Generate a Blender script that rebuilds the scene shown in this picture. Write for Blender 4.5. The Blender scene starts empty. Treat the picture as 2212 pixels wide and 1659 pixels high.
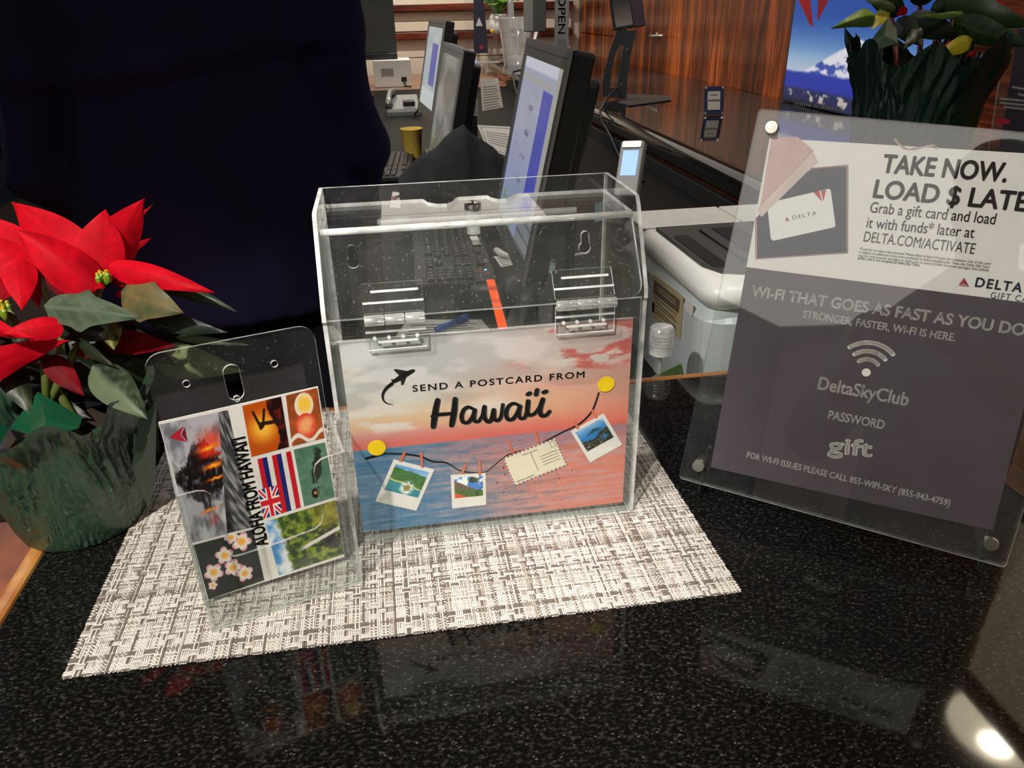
import bpy, math, random
import numpy as np
from mathutils import Vector, Matrix, noise
from mathutils.geometry import tessellate_polygon
random.seed(7); rng = np.random.default_rng(7)
S = bpy.context.scene
COL = S.collection
PI = math.pi
# ---------------------------------------------------------------- camera
CW, CH, CF = 2212, 1659, 1635.74
CAM = np.array([-0.0653138, -0.5058681, 0.3925840]); PIT, YAW, ROL = 0.4680846, -0.1582973, -0.0199888
c_f = np.array([-math.sin(YAW)*math.cos(PIT), math.cos(YAW)*math.cos(PIT), -math.sin(PIT)])
_r = np.array([math.cos(YAW), math.sin(YAW), 0.]); _u = np.cross(_r, c_f)
c_r = _r*math.cos(ROL)+_u*math.sin(ROL); c_u = np.cross(c_r, c_f)
cam = bpy.data.objects.new('camera', bpy.data.cameras.new('camera')); COL.objects.link(cam)
cam.matrix_world = Matrix([[c_r[i], c_u[i], -c_f[i], CAM[i]] for i in range(3)]+[[0, 0, 0, 1]])
cam.data.sensor_width = 36; cam.data.lens = CF/CW*36; cam.data.clip_start = .01; cam.data.clip_end = 50
S.camera = cam
S.view_settings.view_transform = 'Standard'; S.view_settings.look = 'None'
S.view_settings.gamma = 1; S.view_settings.use_curve_mapping = False; S.view_settings.exposure = EXPOSURE = 0.55
S.cycles.transparent_max_bounces = 40; S.cycles.max_bounces = 10; S.cycles.glossy_bounces = 5; S.cycles.sample_clamp_indirect = 4
w = bpy.data.worlds.new('world'); S.world = w; w.use_nodes = True
w.node_tree.nodes['Background'].inputs[0].default_value = (.75, .8, 1, 1)
w.node_tree.nodes['Background'].inputs[1].default_value = .05
CEIL, FLOOR = 1.5, -.95
def spot(name, loc, target, power, col, size=1.2, blend=.6, rad=.03):
    l = bpy.data.lights.new(name, 'SPOT'); l.energy = power; l.color = col; l.spot_size = size; l.spot_blend = blend; l.shadow_soft_size = rad
    o = bpy.data.objects.new(name, l); COL.objects.link(o); o.location = loc
    o.rotation_euler = (Vector(target)-Vector(loc)).to_track_quat('-Z', 'Y').to_euler(); return o
WARM = (1, .86, .70)
spot('downlight_or_fill_beam', (-.62, -.95, CEIL-.03), (-.26, -.03, 0), 114, (1, .93, .84), .56, .6, .025)
spot('downlight_or_fill_beam', (1.45, .72, CEIL-.03), (1.2, .9, 0), 8, WARM, 1.3)
spot('downlight_or_fill_beam', (.62, -.25, CEIL-.03), (.48, .5, 0), 26, (1, .95, .88), .55, .6, .03)  # added spot brightening the printer
spot('downlight_or_fill_beam', (.35, 1.7, CEIL-.03), (.35, 1.6, -.1), 14, (1, .93, .84), 1.5)
spot('downlight_or_fill_beam', (-.90, .55, CEIL-.03), (.35, 2.3, -.05), 52, (1, .93, .85), 1.15, .7, .03)  # added fill angled into the dim area at the back
spot('downlight_or_fill_beam', (-1.05, -.62, CEIL-.03), (.34, -.02, .10), 74, (1, .94, .88), .46, .6, .03)  # added spot lifting the white of the tilted sign
spot('downlight_or_fill_beam', (.55, -.1, CEIL-.03), (1.0, 1.0, .15), 12, (1, .93, .85), .8, .7, .03)  # added spot brightening the second poinsettia
spot('downlight_or_fill_beam', (.35, 3.6, CEIL-.03), (.5, 3.7, -.1), 40, (1, .93, .84), 1.6)
spot('downlight_or_fill_beam', (1.2, 3.2, CEIL-.03), (1.62, 3.3, .2), 34, (1, .85, .7), 1.6)
spot('downlight_or_fill_beam', (.3, 5.2, CEIL-.03), (.3, 6.0, .2), 60, (1, .9, .8), 1.8)
spot('downlight_or_fill_beam', (-1.6, 1.5, CEIL-.03), (-.5, .7, .2), 14, (.75, .75, 1), 1.6)
def px_ray(px, py): return c_f + c_r*(px-CW/2)/CF - c_u*(py-CH/2)/CF
def at(px, py, d):            # point at forward depth d
    return Vector(CAM + px_ray(px, py)*d)
def P(px, py, ax, val):       # point on an axis-aligned plane
    d = px_ray(px, py); return Vector(CAM + d*(val-CAM[ax])/d[ax])
def on_frame(M, px, py, off=0):  # local xy on a thing's own plane
    n = np.array(M.col[2][:3]); o = np.array(M.translation)+n*off
    d = px_ray(px, py); q = CAM + d*(((o-CAM)@n)/(d@n))
    l = M.inverted() @ Vector(q); return (l.x, l.y)
def frame(o, ex, ey):
    ex = Vector(ex).normalized(); ey = Vector(ey); ey = (ey-ex*ey.dot(ex)).normalized(); n = ex.cross(ey)
    return Matrix([[ex[i], ey[i], n[i], o[i]] for i in range(3)]+[[0, 0, 0, 1]])
def lin(c):
    c = np.asarray(c, float)
    if c.max() > 1.001: c = c/255.
    return np.where(c <= .04045, c/12.92, ((c+.055)/1.055)**2.4)
def L4(c): return (*[float(v) for v in lin(c)], 1)

# ---------------------------------------------------------------- materials
MATS = {}
def nm(name):
    m = bpy.data.materials.new(name); m.use_nodes = True; MATS[name] = m
    nt = m.node_tree; return m, nt, nt.nodes['Principled BSDF'], nt.nodes['Material Output']
def mat(name, col, rough=.5, metal=0, var=.12, scale=60, bump=0, spec=.5, coat=0, emit=None, alpha=1, sss=0):
    """principled with a little procedural variation of tone"""
    m, nt, b, out = nm(name)
    tc = nt.nodes.new('ShaderNodeTexCoord'); nz = nt.nodes.new('ShaderNodeTexNoise'); nz.inputs['Scale'].default_value = scale; nz.inputs['Detail'].default_value = 4
    nt.links.new(tc.outputs['Object'], nz.inputs['Vector'])
    r = nt.nodes.new('ShaderNodeValToRGB'); nt.links.new(nz.outputs['Fac'], r.inputs[0])
    c = lin(col); r.color_ramp.elements[0].position = .3; r.color_ramp.elements[1].position = .7
    r.color_ramp.elements[0].color = (*[float(v*(1-var)) for v in c], 1); r.color_ramp.elements[1].color = (*[float(min(1, v*(1+var))) for v in c], 1)
    nt.links.new(r.outputs[0], b.inputs['Base Color'])
    b.inputs['Roughness'].default_value = rough; b.inputs['Metallic'].default_value = metal
    b.inputs['Specular IOR Level'].default_value = spec; b.inputs['Coat Weight'].default_value = coat; b.inputs['Alpha'].default_value = alpha
    if emit: b.inputs['Emission Color'].default_value = (*emit[0], 1); b.inputs['Emission Strength'].default_value = emit[1]
    if bump:
        bp = nt.nodes.new('ShaderNodeBump'); bp.inputs['Strength'].default_value = bump; bp.inputs['Distance'].default_value = .002
        nt.links.new(nz.outputs['Fac'], bp.inputs['Height']); nt.links.new(bp.outputs[0], b.inputs['Normal'])
    return m
def attr_mat(name, rough=.5, emit=0, spec=.5, coat=0, trans=0, bump=0, bscale=200):
    m, nt, b, out = nm(name)
    a = nt.nodes.new('ShaderNodeAttribute'); a.attribute_name = 'Col'
    nt.links.new(a.outputs['Color'], b.inputs['Base Color']); b.inputs['Roughness'].default_value = rough; b.inputs['Specular IOR Level'].default_value = spec
    b.inputs['Coat Weight'].default_value = coat
    if emit:
        b.inputs['Base Color'].default_value = (0.01, .01, .01, 1); nt.links.remove(b.inputs['Base Color'].links[0])
        nt.links.new(a.outputs['Color'], b.inputs['Emission Color']); b.inputs['Emission Strength'].default_value = emit
    if bump:
        nz = nt.nodes.new('ShaderNodeTexNoise'); nz.inputs['Scale'].default_value = bscale
        tc = nt.nodes.new('ShaderNodeTexCoord'); nt.links.new(tc.outputs['Object'], nz.inputs['Vector'])
        bp = nt.nodes.new('ShaderNodeBump'); bp.inputs['Strength'].default_value = bump; bp.inputs['Distance'].default_value = .001
        nt.links.new(nz.outputs['Fac'], bp.inputs['Height']); nt.links.new(bp.outputs[0], b.inputs['Normal'])
    if trans:
        t = nt.nodes.new('ShaderNodeBsdfTranslucent'); nt.links.new(a.outputs['Color'], t.inputs[0])
        mx = nt.nodes.new('ShaderNodeMixShader'); mx.inputs[0].default_value = trans
        nt.links.new(b.outputs[0], mx.inputs[1]); nt.links.new(t.outputs[0], mx.inputs[2]); nt.links.new(mx.outputs[0], out.inputs[0])
    return m
def math_node(nt, op, a, b=None, clamp=False):
    n = nt.nodes.new('ShaderNodeMath'); n.operation = op; n.use_clamp = clamp
    for i, v in enumerate((a, b)):
        if v is None: continue
        if isinstance(v, (int, float)): n.inputs[i].default_value = v
        else: nt.links.new(v, n.inputs[i])
    return n.outputs[0]
def acrylic(name, tint=(.975, .985, .98), haze=.012, refl=1.0, hazecol=(.8, .82, .8), scratch=0, rough=.015):
    """clear sheet: see-through with a Schlick mirror layer and a trace of dust"""
    m, nt, b, out = nm(name); nt.nodes.remove(b)
    g = nt.nodes.new('ShaderNodeNewGeometry'); dp = nt.nodes.new('ShaderNodeVectorMath'); dp.operation = 'DOT_PRODUCT'
    nt.links.new(g.outputs['Normal'], dp.inputs[0]); nt.links.new(g.outputs['Incoming'], dp.inputs[1])
    c = math_node(nt, 'ABSOLUTE', dp.outputs['Value']); c = math_node(nt, 'SUBTRACT', 1.0, c, True); c = math_node(nt, 'POWER', c, 5.0)
    c = math_node(nt, 'MULTIPLY', c, .75); c = math_node(nt, 'ADD', c, .04); c = math_node(nt, 'MULTIPLY', c, refl, True)
    tr = nt.nodes.new('ShaderNodeBsdfTransparent'); tr.inputs[0].default_value = (*tint, 1)
    gl = nt.nodes.new('ShaderNodeBsdfGlossy'); gl.inputs['Roughness'].default_value = rough; gl.inputs[0].default_value = (1, 1, 1, 1)
    df = nt.nodes.new('ShaderNodeBsdfDiffuse'); df.inputs[0].default_value = (*hazecol, 1)
    tc = nt.nodes.new('ShaderNodeTexCoord'); nz = nt.nodes.new('ShaderNodeTexNoise'); nz.inputs['Scale'].default_value = 38; nz.inputs['Detail'].default_value = 10
    nt.links.new(tc.outputs['Object'], nz.inputs['Vector'])
    h = math_node(nt, 'MULTIPLY', nz.outputs['Fac'], haze*1.1, True)
    if scratch:
        n2 = nt.nodes.new('ShaderNodeTexNoise'); n2.inputs['Scale'].default_value = 420; n2.inputs['Detail'].default_value = 2; nt.links.new(tc.outputs['Object'], n2.inputs['Vector'])
        s = math_node(nt, 'GREATER_THAN', n2.outputs['Fac'], .70); s = math_node(nt, 'MULTIPLY', s, scratch); h = math_node(nt, 'ADD', h, s, True)
    m1 = nt.nodes.new('ShaderNodeMixShader'); nt.links.new(h, m1.inputs[0]); nt.links.new(tr.outputs[0], m1.inputs[1]); nt.links.new(df.outputs[0], m1.inputs[2])
    m2 = nt.nodes.new('ShaderNodeMixShader'); nt.links.new(c, m2.inputs[0]); nt.links.new(m1.outputs[0], m2.inputs[1]); nt.links.new(gl.outputs[0], m2.inputs[2])
    nt.links.new(m2.outputs[0], out.inputs[0]); return m
def edge_mat(name, dif=.35, glo=.25, col=(.86, .9, .88)):
    m, nt, b, out = nm(name); nt.nodes.remove(b)
    tr = nt.nodes.new('ShaderNodeBsdfTransparent'); tr.inputs[0].default_value = (.9, .93, .92, 1)
    gl = nt.nodes.new('ShaderNodeBsdfGlossy'); gl.inputs['Roughness'].default_value = .12
    df = nt.nodes.new('ShaderNodeBsdfDiffuse'); df.inputs[0].default_value = (*col, 1)
    tc = nt.nodes.new('ShaderNodeTexCoord'); nz = nt.nodes.new('ShaderNodeTexNoise'); nz.inputs['Scale'].default_value = 60
    nt.links.new(tc.outputs['Object'], nz.inputs['Vector']); h = math_node(nt, 'MULTIPLY', nz.outputs['Fac'], dif*2, True)
    m1 = nt.nodes.new('ShaderNodeMixShader'); nt.links.new(h, m1.inputs[0]); nt.links.new(tr.outputs[0], m1.inputs[1]); nt.links.new(df.outputs[0], m1.inputs[2])
    m2 = nt.nodes.new('ShaderNodeMixShader'); m2.inputs[0].default_value = glo; nt.links.new(m1.outputs[0], m2.inputs[1]); nt.links.new(gl.outputs[0], m2.inputs[2])
    nt.links.new(m2.outputs[0], out.inputs[0]); return m
def wood_mat(name, c0, c1, c2, scale=(14, 14, 1.2), rough=.28, spec=.5, coat=.3):
    m, nt, b, out = nm(name)
    tc = nt.nodes.new('ShaderNodeTexCoord'); mp = nt.nodes.new('ShaderNodeMapping'); mp.inputs['Scale'].default_value = scale
    nt.links.new(tc.outputs['Object'], mp.inputs[0])
    n1 = nt.nodes.new('ShaderNodeTexNoise'); n1.inputs['Scale'].default_value = 1; n1.inputs['Detail'].default_value = 3; n1.inputs['Distortion'].default_value = .6
    n2 = nt.nodes.new('ShaderNodeTexNoise'); n2.inputs['Scale'].default_value = 6; n2.inputs['Detail'].default_value = 6; n2.inputs['Distortion'].default_value = .3
    nt.links.new(mp.outputs[0], n1.inputs['Vector']); nt.links.new(mp.outputs[0], n2.inputs['Vector'])
    a = math_node(nt, 'MULTIPLY', n1.outputs['Fac'], .65); bb = math_node(nt, 'MULTIPLY', n2.outputs['Fac'], .35); f = math_node(nt, 'ADD', a, bb)
    r = nt.nodes.new('ShaderNodeValToRGB'); nt.links.new(f, r.inputs[0]); e = r.color_ramp.elements
    e[0].position = .38; e[0].color = L4(c0); e[1].position = .62; e[1].color = L4(c2); k = e.new(.5); k.color = L4(c1)
    nt.links.new(r.outputs[0], b.inputs['Base Color']); b.inputs['Roughness'].default_value = rough; b.inputs['Specular IOR Level'].default_value = spec; b.inputs['Coat Weight'].default_value = coat
    b.inputs['Coat Roughness'].default_value = .1
    return m
def granite_mat():
    m, nt, b, out = nm('black_granite')
    tc = nt.nodes.new('ShaderNodeTexCoord'); mp = nt.nodes.new('ShaderNodeMapping'); mp.inputs['Rotation'].default_value = (0, 0, .5); mp.inputs['Scale'].default_value = (1, 1.7, 1)
    nt.links.new(tc.outputs['Object'], mp.inputs[0])
    v = nt.nodes.new('ShaderNodeTexVoronoi'); v.inputs['Scale'].default_value = 420; nt.links.new(mp.outputs[0], v.inputs['Vector'])
    sx = nt.nodes.new('ShaderNodeSeparateColor'); nt.links.new(v.outputs['Color'], sx.inputs[0])
    pick = math_node(nt, 'GREATER_THAN', sx.outputs[0], .72); near = math_node(nt, 'SUBTRACT', .48, v.outputs['Distance'], True); near = math_node(nt, 'MULTIPLY', near, 2.2, True); near2 = math_node(nt, 'MULTIPLY', pick, near)
    br = math_node(nt, 'POWER', sx.outputs[1], 3.0); sp = math_node(nt, 'MULTIPLY', near2, br)
    n = nt.nodes.new('ShaderNodeTexNoise'); n.inputs['Scale'].default_value = 260; n.inputs['Detail'].default_value = 6; nt.links.new(mp.outputs[0], n.inputs['Vector'])
    nn = math_node(nt, 'SUBTRACT', n.outputs['Fac'], .50, True); nn = math_node(nt, 'MULTIPLY', nn, .13)
    t = math_node(nt, 'MULTIPLY', sp, .17); t = math_node(nt, 'ADD', t, nn); t = math_node(nt, 'ADD', t, .0035)
    cc = nt.nodes.new('ShaderNodeCombineColor'); nt.links.new(t, cc.inputs[0]); nt.links.new(math_node(nt, 'MULTIPLY', t, .97), cc.inputs[1]); nt.links.new(math_node(nt, 'MULTIPLY', t, .9), cc.inputs[2])
    nt.links.new(cc.outputs[0], b.inputs['Base Color']); b.inputs['Roughness'].default_value = .05; b.inputs['Specular IOR Level'].default_value = .42
    return m
granite_mat()
WDARK, WMID, WLIT = (48, 20, 8), (118, 52, 15), (204, 104, 38)
wood_mat('wall_wood', WDARK, WMID, WLIT, (7, 7, .7))
wood_mat('wood_cross_grain', (70, 28, 14), (135, 60, 30), (190, 98, 55), (2, 2, 40))
wood_mat('edge_wood', (120, 72, 28), (165, 108, 52), (196, 140, 76), (6, 6, 6), .4)
wood_mat('panel_wood', (138, 66, 20), (176, 90, 32), (196, 108, 44), (3, 3, 8), .45)
wood_mat('shelf_wood', (60, 22, 12), (88, 34, 18), (110, 48, 26), (2, 14, 14), .35)
wood_mat('table_wood', (110, 70, 48), (140, 98, 70), (165, 122, 90), (2, 12, 12), .35)
mat('black_plastic', (22, 23, 25), .42); mat('dark_plastic', (38, 40, 42), .45); mat('grey_plastic', (128, 130, 127), .4, var=.05)
mat('key_plastic', (34, 35, 36), .4); mat('silver_plastic', (150, 154, 152), .3, .5, var=.05)
mat('white_plastic', (226, 228, 224), .35, var=.03); mat('printer_grey', (196, 206, 208), .35, var=.03); mat('printer_dark', (62, 64, 64), .5, var=.06)
mat('black_desk', (13, 13, 13), .55, var=.2, spec=.15); mat('void_black', (10, 10, 11), .7)
mat('ceiling_paint', (196, 190, 184), .8, var=.02, scale=4); mat('back_wall_paint', (168, 158, 148), .8, var=.04, scale=2)
mat('dark_teal_wall', (30, 44, 58), .7, var=.05, scale=2); mat('carpet', (60, 48, 42), .95, var=.3, scale=80); mat('cream_panel', (214, 202, 184), .5, var=.05, scale=6)
mat('chrome', (205, 205, 205), .18, 1, var=.03); mat('nickel', (200, 196, 188), .3, 1); mat('steel_grey', (96, 98, 94), .4, .7, var=.08)
mat('navy_cloth', (23, 17, 48), .85, var=.25, scale=14, spec=.2, bump=.15); mat('navy_cloth_dark', (12, 11, 22), .9, var=.2, scale=14, spec=.2)
mat('skin', (176, 128, 104), .5, var=.06); mat('hair', (26, 18, 14), .6); mat('shoe_leather', (14, 13, 13), .3)
mat('shirt_grey', (168, 170, 166), .9, var=.08, scale=10); mat('olive_cloth', (96, 100, 66), .9, var=.1, scale=12)
mat('black_cloth', (36, 38, 40), .8, var=.25, scale=18, bump=.3, spec=.25)
mat('paper_white', (226, 224, 218), .75, var=.02); mat('ink_black', (14, 14, 15), .6, var=.05); mat('ink_grey', (92, 92, 94), .6); mat('ink_navy', (24, 32, 70), .6)
mat('ink_red', (176, 24, 48), .5); mat('ink_red_dark', (120, 14, 40), .5); mat('ink_white', (236, 234, 228), .6, var=.02); mat('sheet_navy', (68, 57, 66), .55, var=.02, scale=8)
mat('gift_navy', (44, 46, 62), .6, var=.05, scale=20); mat('gift_red', (196, 160, 156), .6, var=.1, scale=40); mat('gift_red_side', (206, 186, 178), .6); mat('card_white', (228, 226, 222), .5, var=.02); mat('card_rule', (150, 110, 120), .6)
mat('peg_wood', (206, 112, 82), .6, var=.12, scale=300); mat('ball_yellow', (244, 208, 20), .5, var=.08, scale=120); mat('old_paper', (226, 216, 190), .7, var=.05)
mat('airmail_red', (196, 70, 70), .6); mat('airmail_blue', (60, 90, 150), .6)
mat('yellow_cup', (232, 198, 88), .45, var=.12, scale=90); mat('blue_plastic', (44, 104, 186), .35); mat('orange_card', (206, 78, 28), .6, var=.1, scale=200)
mat('pencil_orange', (226, 140, 40), .45); mat('eraser', (206, 140, 130), .6); mat('beige_sticker', (188, 172, 132), .6, var=.1, scale=200); mat('brown_print', (104, 92, 80), .6)
mat('green_card', (70, 104, 52), .5); mat('teal_plastic', (92, 124, 132), .4, var=.1, scale=30); mat('cream_card', (196, 188, 174), .6, var=.06); mat('label_grey', (150, 150, 150), .4)
mat('foil_green', (44, 70, 54), .36, var=.06, scale=60, coat=.12, spec=.7); mat('foil_bright', (16, 70, 46), .18, var=.2, scale=30, coat=.6, spec=.7)
mat('foil_dark', (8, 40, 30), .34, var=.06, scale=60, coat=.15, spec=.6)
mat('stem_green', (88, 100, 44), .5); mat('stem_red', (92, 30, 30), .5); mat('cyathia_yellow', (206, 178, 40), .4, var=.3, scale=400); mat('cyathia_green', (120, 150, 40), .4, var=.3, scale=300); mat('soil', (40, 28, 20), .9, bump=.6)
mat('fern_green', (84, 132, 34), .5, var=.3, scale=60)
mat('status_blue', (30, 90, 255), .3, emit=((.05, .25, 1), 3))
mat('lamp_glow', (255, 240, 215), .4, emit=((1, .90, .74), 30)); mat('lamp_reflector', (255, 240, 215), .3, emit=((1, .86, .62), 5)); mat('added_panel_glow', (255, 240, 215), .4, emit=((1, .94, .88), .92)); mat('added_panel_soft', (255, 240, 215), .4, emit=((1, .93, .86), .62)); mat('onyx_glow', (236, 214, 160), .4, var=.08, scale=10, emit=((.86, .72, .46), .36))
mat('tablet_screen', (20, 22, 30), .2); mat('light_blue_glow', (120, 160, 230), .4, emit=((.2, .35, .9), .8))
attr_mat('print_matte', .6); attr_mat('print_card', .35, coat=.1); attr_mat('screen_glow', .25, emit=.50); attr_mat('screen_dim', .25, emit=.34); attr_mat('poster_glow', .4, emit=.52)
attr_mat('leaf', .42, trans=.18, spec=.35, bump=.25, bscale=160); attr_mat('bract', .6, trans=.25, spec=.12, bump=.2, bscale=160); attr_mat('vinyl_weave', .5, spec=.4)
acrylic('acrylic', haze=.012, scratch=.10)
acrylic('acrylic_lid', haze=.018, scratch=.10, refl=1.1); acrylic('acrylic_holder', haze=.014, scratch=.06, refl=1.0); acrylic('acrylic_sign', haze=.012, refl=1.15, scratch=.03)
acrylic('acrylic_thin', haze=.006, refl=.7); acrylic('bag_plastic', haze=.36, refl=2.6, rough=.12)
edge_mat('acrylic_edge', .30, .25); edge_mat('acrylic_edge_bright', .62, .2, (.95, .97, .96)); edge_mat('acrylic_edge_dim', .12, .2, (.6, .66, .66)); edge_mat('hinge_barrel', .26, .3, (.93, .95, .94)); edge_mat('frosted', .42, .25, (.9, .92, .92))  # acrylic edges are whitened to stand for light gathered in them

# ---------------------------------------------------------------- geometry helpers
def tag(o, label=None, cat=None, group=None, kind=None):
    if label: o['label'] = label
    if cat: o['category'] = cat
    if group: o['group'] = group
    if kind: o['kind'] = kind
    return o
def thing(name, label, cat, M=None, group=None):
    o = bpy.data.objects.new(name, None); COL.objects.link(o); o.empty_display_size = .02
    if M is not None: o.matrix_world = M if isinstance(M, Matrix) else Matrix.Translation(Vector(M))
    return tag(o, label, cat, group)
class MB:
    def __init__(s): s.v = []; s.f = []; s.m = []
    def add(s, vs, fs, mi=0):
        b = len(s.v); s.v += [tuple(v) for v in vs]; s.f += [tuple(b+i for i in f) for f in fs]; s.m += [mi]*len(fs); return s
    def box(s, lo, hi, mi=0, M=None):
        x0, y0, z0 = lo; x1, y1, z1 = hi
        vs = [Vector(p) for p in ((x0, y0, z0), (x1, y0, z0), (x1, y1, z0), (x0, y1, z0), (x0, y0, z1), (x1, y0, z1), (x1, y1, z1), (x0, y1, z1))]
        if M is not None: vs = [M @ v for v in vs]
        return s.add(vs, [(0, 3, 2, 1), (4, 5, 6, 7), (0, 1, 5, 4), (1, 2, 6, 5), (2, 3, 7, 6), (3, 0, 4, 7)], mi)
    def rbox(s, lo, hi, r=.003, mi=0, M=None, n=3, axis=2):
        """box with its four edges along the axis rounded and its two end rims chamfered"""
        a = [i for i in range(3) if i != axis]
        x0, x1, y0, y1 = lo[a[0]], hi[a[0]], lo[a[1]], hi[a[1]]; z0, z1 = lo[axis], hi[axis]; r = min(r, (x1-x0)/2.01, (y1-y0)/2.01); cz = min(r*.4, (z1-z0)/3)
        def ring(ins, z):
            out = []
            for cx, cy, a0 in ((x1-r, y1-r, 0), (x0+r, y1-r, 90), (x0+r, y0+r, 180), (x1-r, y0+r, 270)):
                for k in range(n+1):
                    t = math.radians(a0+90*k/n); q = [0, 0, 0]; q[a[0]] = cx+(r-ins)*math.cos(t); q[a[1]] = cy+(r-ins)*math.sin(t); q[axis] = z; out.append(Vector(q))
            return out
        rings = [ring(cz, z0), ring(0, z0+cz), ring(0, z1-cz), ring(cz, z1)]
        if M is not None: rings = [[M @ v for v in q] for q in rings]
        return s.loft(rings, True, mi)
    def loft(s, rings, caps=True, mi=0, closed=True):
        n = len(rings[0]); vs = [v for r in rings for v in r]; fs = []
        for i in range(len(rings)-1):
            for k in range(n if closed else n-1):
                a = i*n+k; b = i*n+(k+1) % n; fs.append((a, b, b+n, a+n))
        if caps: fs.append(tuple(reversed(range(n)))); fs.append(tuple(range((len(rings)-1)*n, len(rings)*n)))
        return s.add(vs, fs, mi)
    def lathe(s, prof, c=(0, 0, 0), n=24, mi=0, axis=None, caps=True):
        c = Vector(c); M = Matrix.Identity(3) if axis is None else Vector(axis).to_track_quat('Z', 'Y').to_matrix()
        return s.loft([[c+M @ Vector((r*math.cos(2*PI*k/n), r*math.sin(2*PI*k/n), z)) for k in range(n)] for r, z in prof], caps, mi)
    def tube(s, pts, r, n=8, mi=0, caps=True, flat=1.0, up=(0, 0, 1)):
        pts = [Vector(p) for p in pts]; rs = r if isinstance(r, (list, tuple)) else [r]*len(pts); rings = []
        for i, p in enumerate(pts):
            d = (pts[min(i+1, len(pts)-1)]-pts[max(i-1, 0)]).normalized(); a = d.cross(Vector(up))
            if a.length < .05: a = d.cross(Vector((1, 0, 0)))
            a.normalize(); b = a.cross(d)
            rings.append([p+a*rs[i]*math.cos(2*PI*k/n)+b*rs[i]*flat*math.sin(2*PI*k/n) for k in range(n)])
        return s.loft(rings, caps, mi)
    def plate(s, outline, th, holes=(), mi=0, ei=1, z0=0, M=None, hi=None):
        """flat sheet in local xy with true thickness; edges get their own material slot"""
        loops = [[Vector((p[0], p[1], 0)) for p in outline]]+[[Vector((p[0], p[1], 0)) for p in h] for h in holes]
        flat = [p for l in loops for p in l]; tri = tessellate_polygon(loops); T = (lambda v: M @ v) if M is not None else (lambda v: v)
        n = len(flat); vs = [T(Vector((p.x, p.y, z0))) for p in flat]+[T(Vector((p.x, p.y, z0+th))) for p in flat]
        def ar(t): a, b, c = (flat[i] for i in t); return (b.x-a.x)*(c.y-a.y)-(b.y-a.y)*(c.x-a.x)
        tri = [t if ar(t) > 0 else (t[0], t[2], t[1]) for t in tri]
        s.add(vs, [(t[2], t[1], t[0]) for t in tri]+[tuple(i+n for i in t) for t in tri], mi)
        b = 0
        for li, l in enumerate(loops):
            k = len(l); area = sum(l[i].x*l[(i+1) % k].y-l[(i+1) % k].x*l[i].y for i in range(k)); ccw = (area > 0) == (li == 0)
            base = len(s.v)-2*n if li == 0 else base
            for i in range(k):
                a, c = b+i, b+(i+1) % k; q = (a, c, c+n, a+n) if ccw else (c, a, a+n, c+n)
                s.f.append(tuple(base+j for j in q)); s.m.append((hi if (hi is not None and li) else ei))
            b += k
        return s
    def build(s, name, mats, parent=None, M=None, smooth=False, wpos=False, **kw):
        me = bpy.data.meshes.new(name); me.from_pydata([tuple(v) for v in s.v], [], s.f)
        for k in (mats if isinstance(mats, (list, tuple)) else [mats]): me.materials.append(MATS[k])
        me.polygons.foreach_set('material_index', s.m); 
        if smooth: me.polygons.foreach_set('use_smooth', [True]*len(me.polygons))
        me.update(); o = bpy.data.objects.new(name, me); COL.objects.link(o)
        if parent is not None:
            o.parent = parent
            if wpos:       # vertices were given in world space
                me.transform(world(parent).inverted())
        if M is not None: o.matrix_world = M
        return tag(o, **kw)
def world(o):
    M = o.matrix_basis.copy()
    while o.parent is not None: o = o.parent; M = o.matrix_basis @ M
    return M
def auto(o, ang=40):
    """smooth shading with sharp edges kept"""
    me = o.data; bm_angle = math.radians(ang); me.polygons.foreach_set('use_smooth', [True]*len(me.polygons))
    try: me.set_sharp_from_angle(angle=bm_angle)
    except Exception: pass
    return o
def rrect(x0, y0, x1, y1, r, n=5, corners=(1, 1, 1, 1)):
    out = []
    for (cx, cy, a0, on, kx, ky) in ((x1, y1, 0, corners[0], -1, -1), (x0, y1, 90, corners[1], 1, -1), (x0, y0, 180, corners[2], 1, 1), (x1, y0, 270, corners[3], -1, 1)):
        if not on: out.append((cx, cy)); continue
        for k in range(n+1):
            t = math.radians(a0+90*k/n); out.append((cx+kx*r+r*math.cos(t), cy+ky*r+r*math.sin(t)))
    return out
def circle(cx, cy, r, n=16, ry=None): return [(cx+r*math.cos(2*PI*k/n), cy+(ry or r)*math.sin(2*PI*k/n)) for k in range(n)]
def dup(root, M, label=None, group=None):
    r = root.copy(); COL.objects.link(r); r.matrix_world = M
    if label: r['label'] = label
    if group: r['group'] = group
    for ch in list(root.children):
        c = ch.copy(); COL.objects.link(c); c.parent = r
        for g in ch.children: d = g.copy(); COL.objects.link(d); d.parent = c
    return r
# numpy value noise
def vnoise(x, y, seed=0):
    t = np.random.default_rng(seed).random((257, 257)); xi = np.floor(x).astype(int); yi = np.floor(y).astype(int); fx = x-xi; fy = y-yi
    fx = fx*fx*(3-2*fx); fy = fy*fy*(3-2*fy); a = t[xi % 256, yi % 256]; b = t[(xi+1) % 256, yi % 256]; c = t[xi % 256, (yi+1) % 256]; d = t[(xi+1) % 256, (yi+1) % 256]
    return (a*(1-fx)+b*fx)*(1-fy)+(c*(1-fx)+d*fx)*fy
def fbm(x, y, seed=0, oct=5):
    s = 0; a = .5; t = 0
    for o in range(oct): s = s+a*vnoise(x*2**o+17*o, y*2**o+31*o, seed+o); t += a; a *= .5
    return s/t
def sm(a, b, x): t = np.clip((x-a)/(b-a), 0, 1); return t*t*(3-2*t)
def mixc(a, b, t): t = np.asarray(t)[..., None]; return np.asarray(a)*(1-t)+np.asarray(b)*t
def C(*c): return np.array(c, float)/255.
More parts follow.
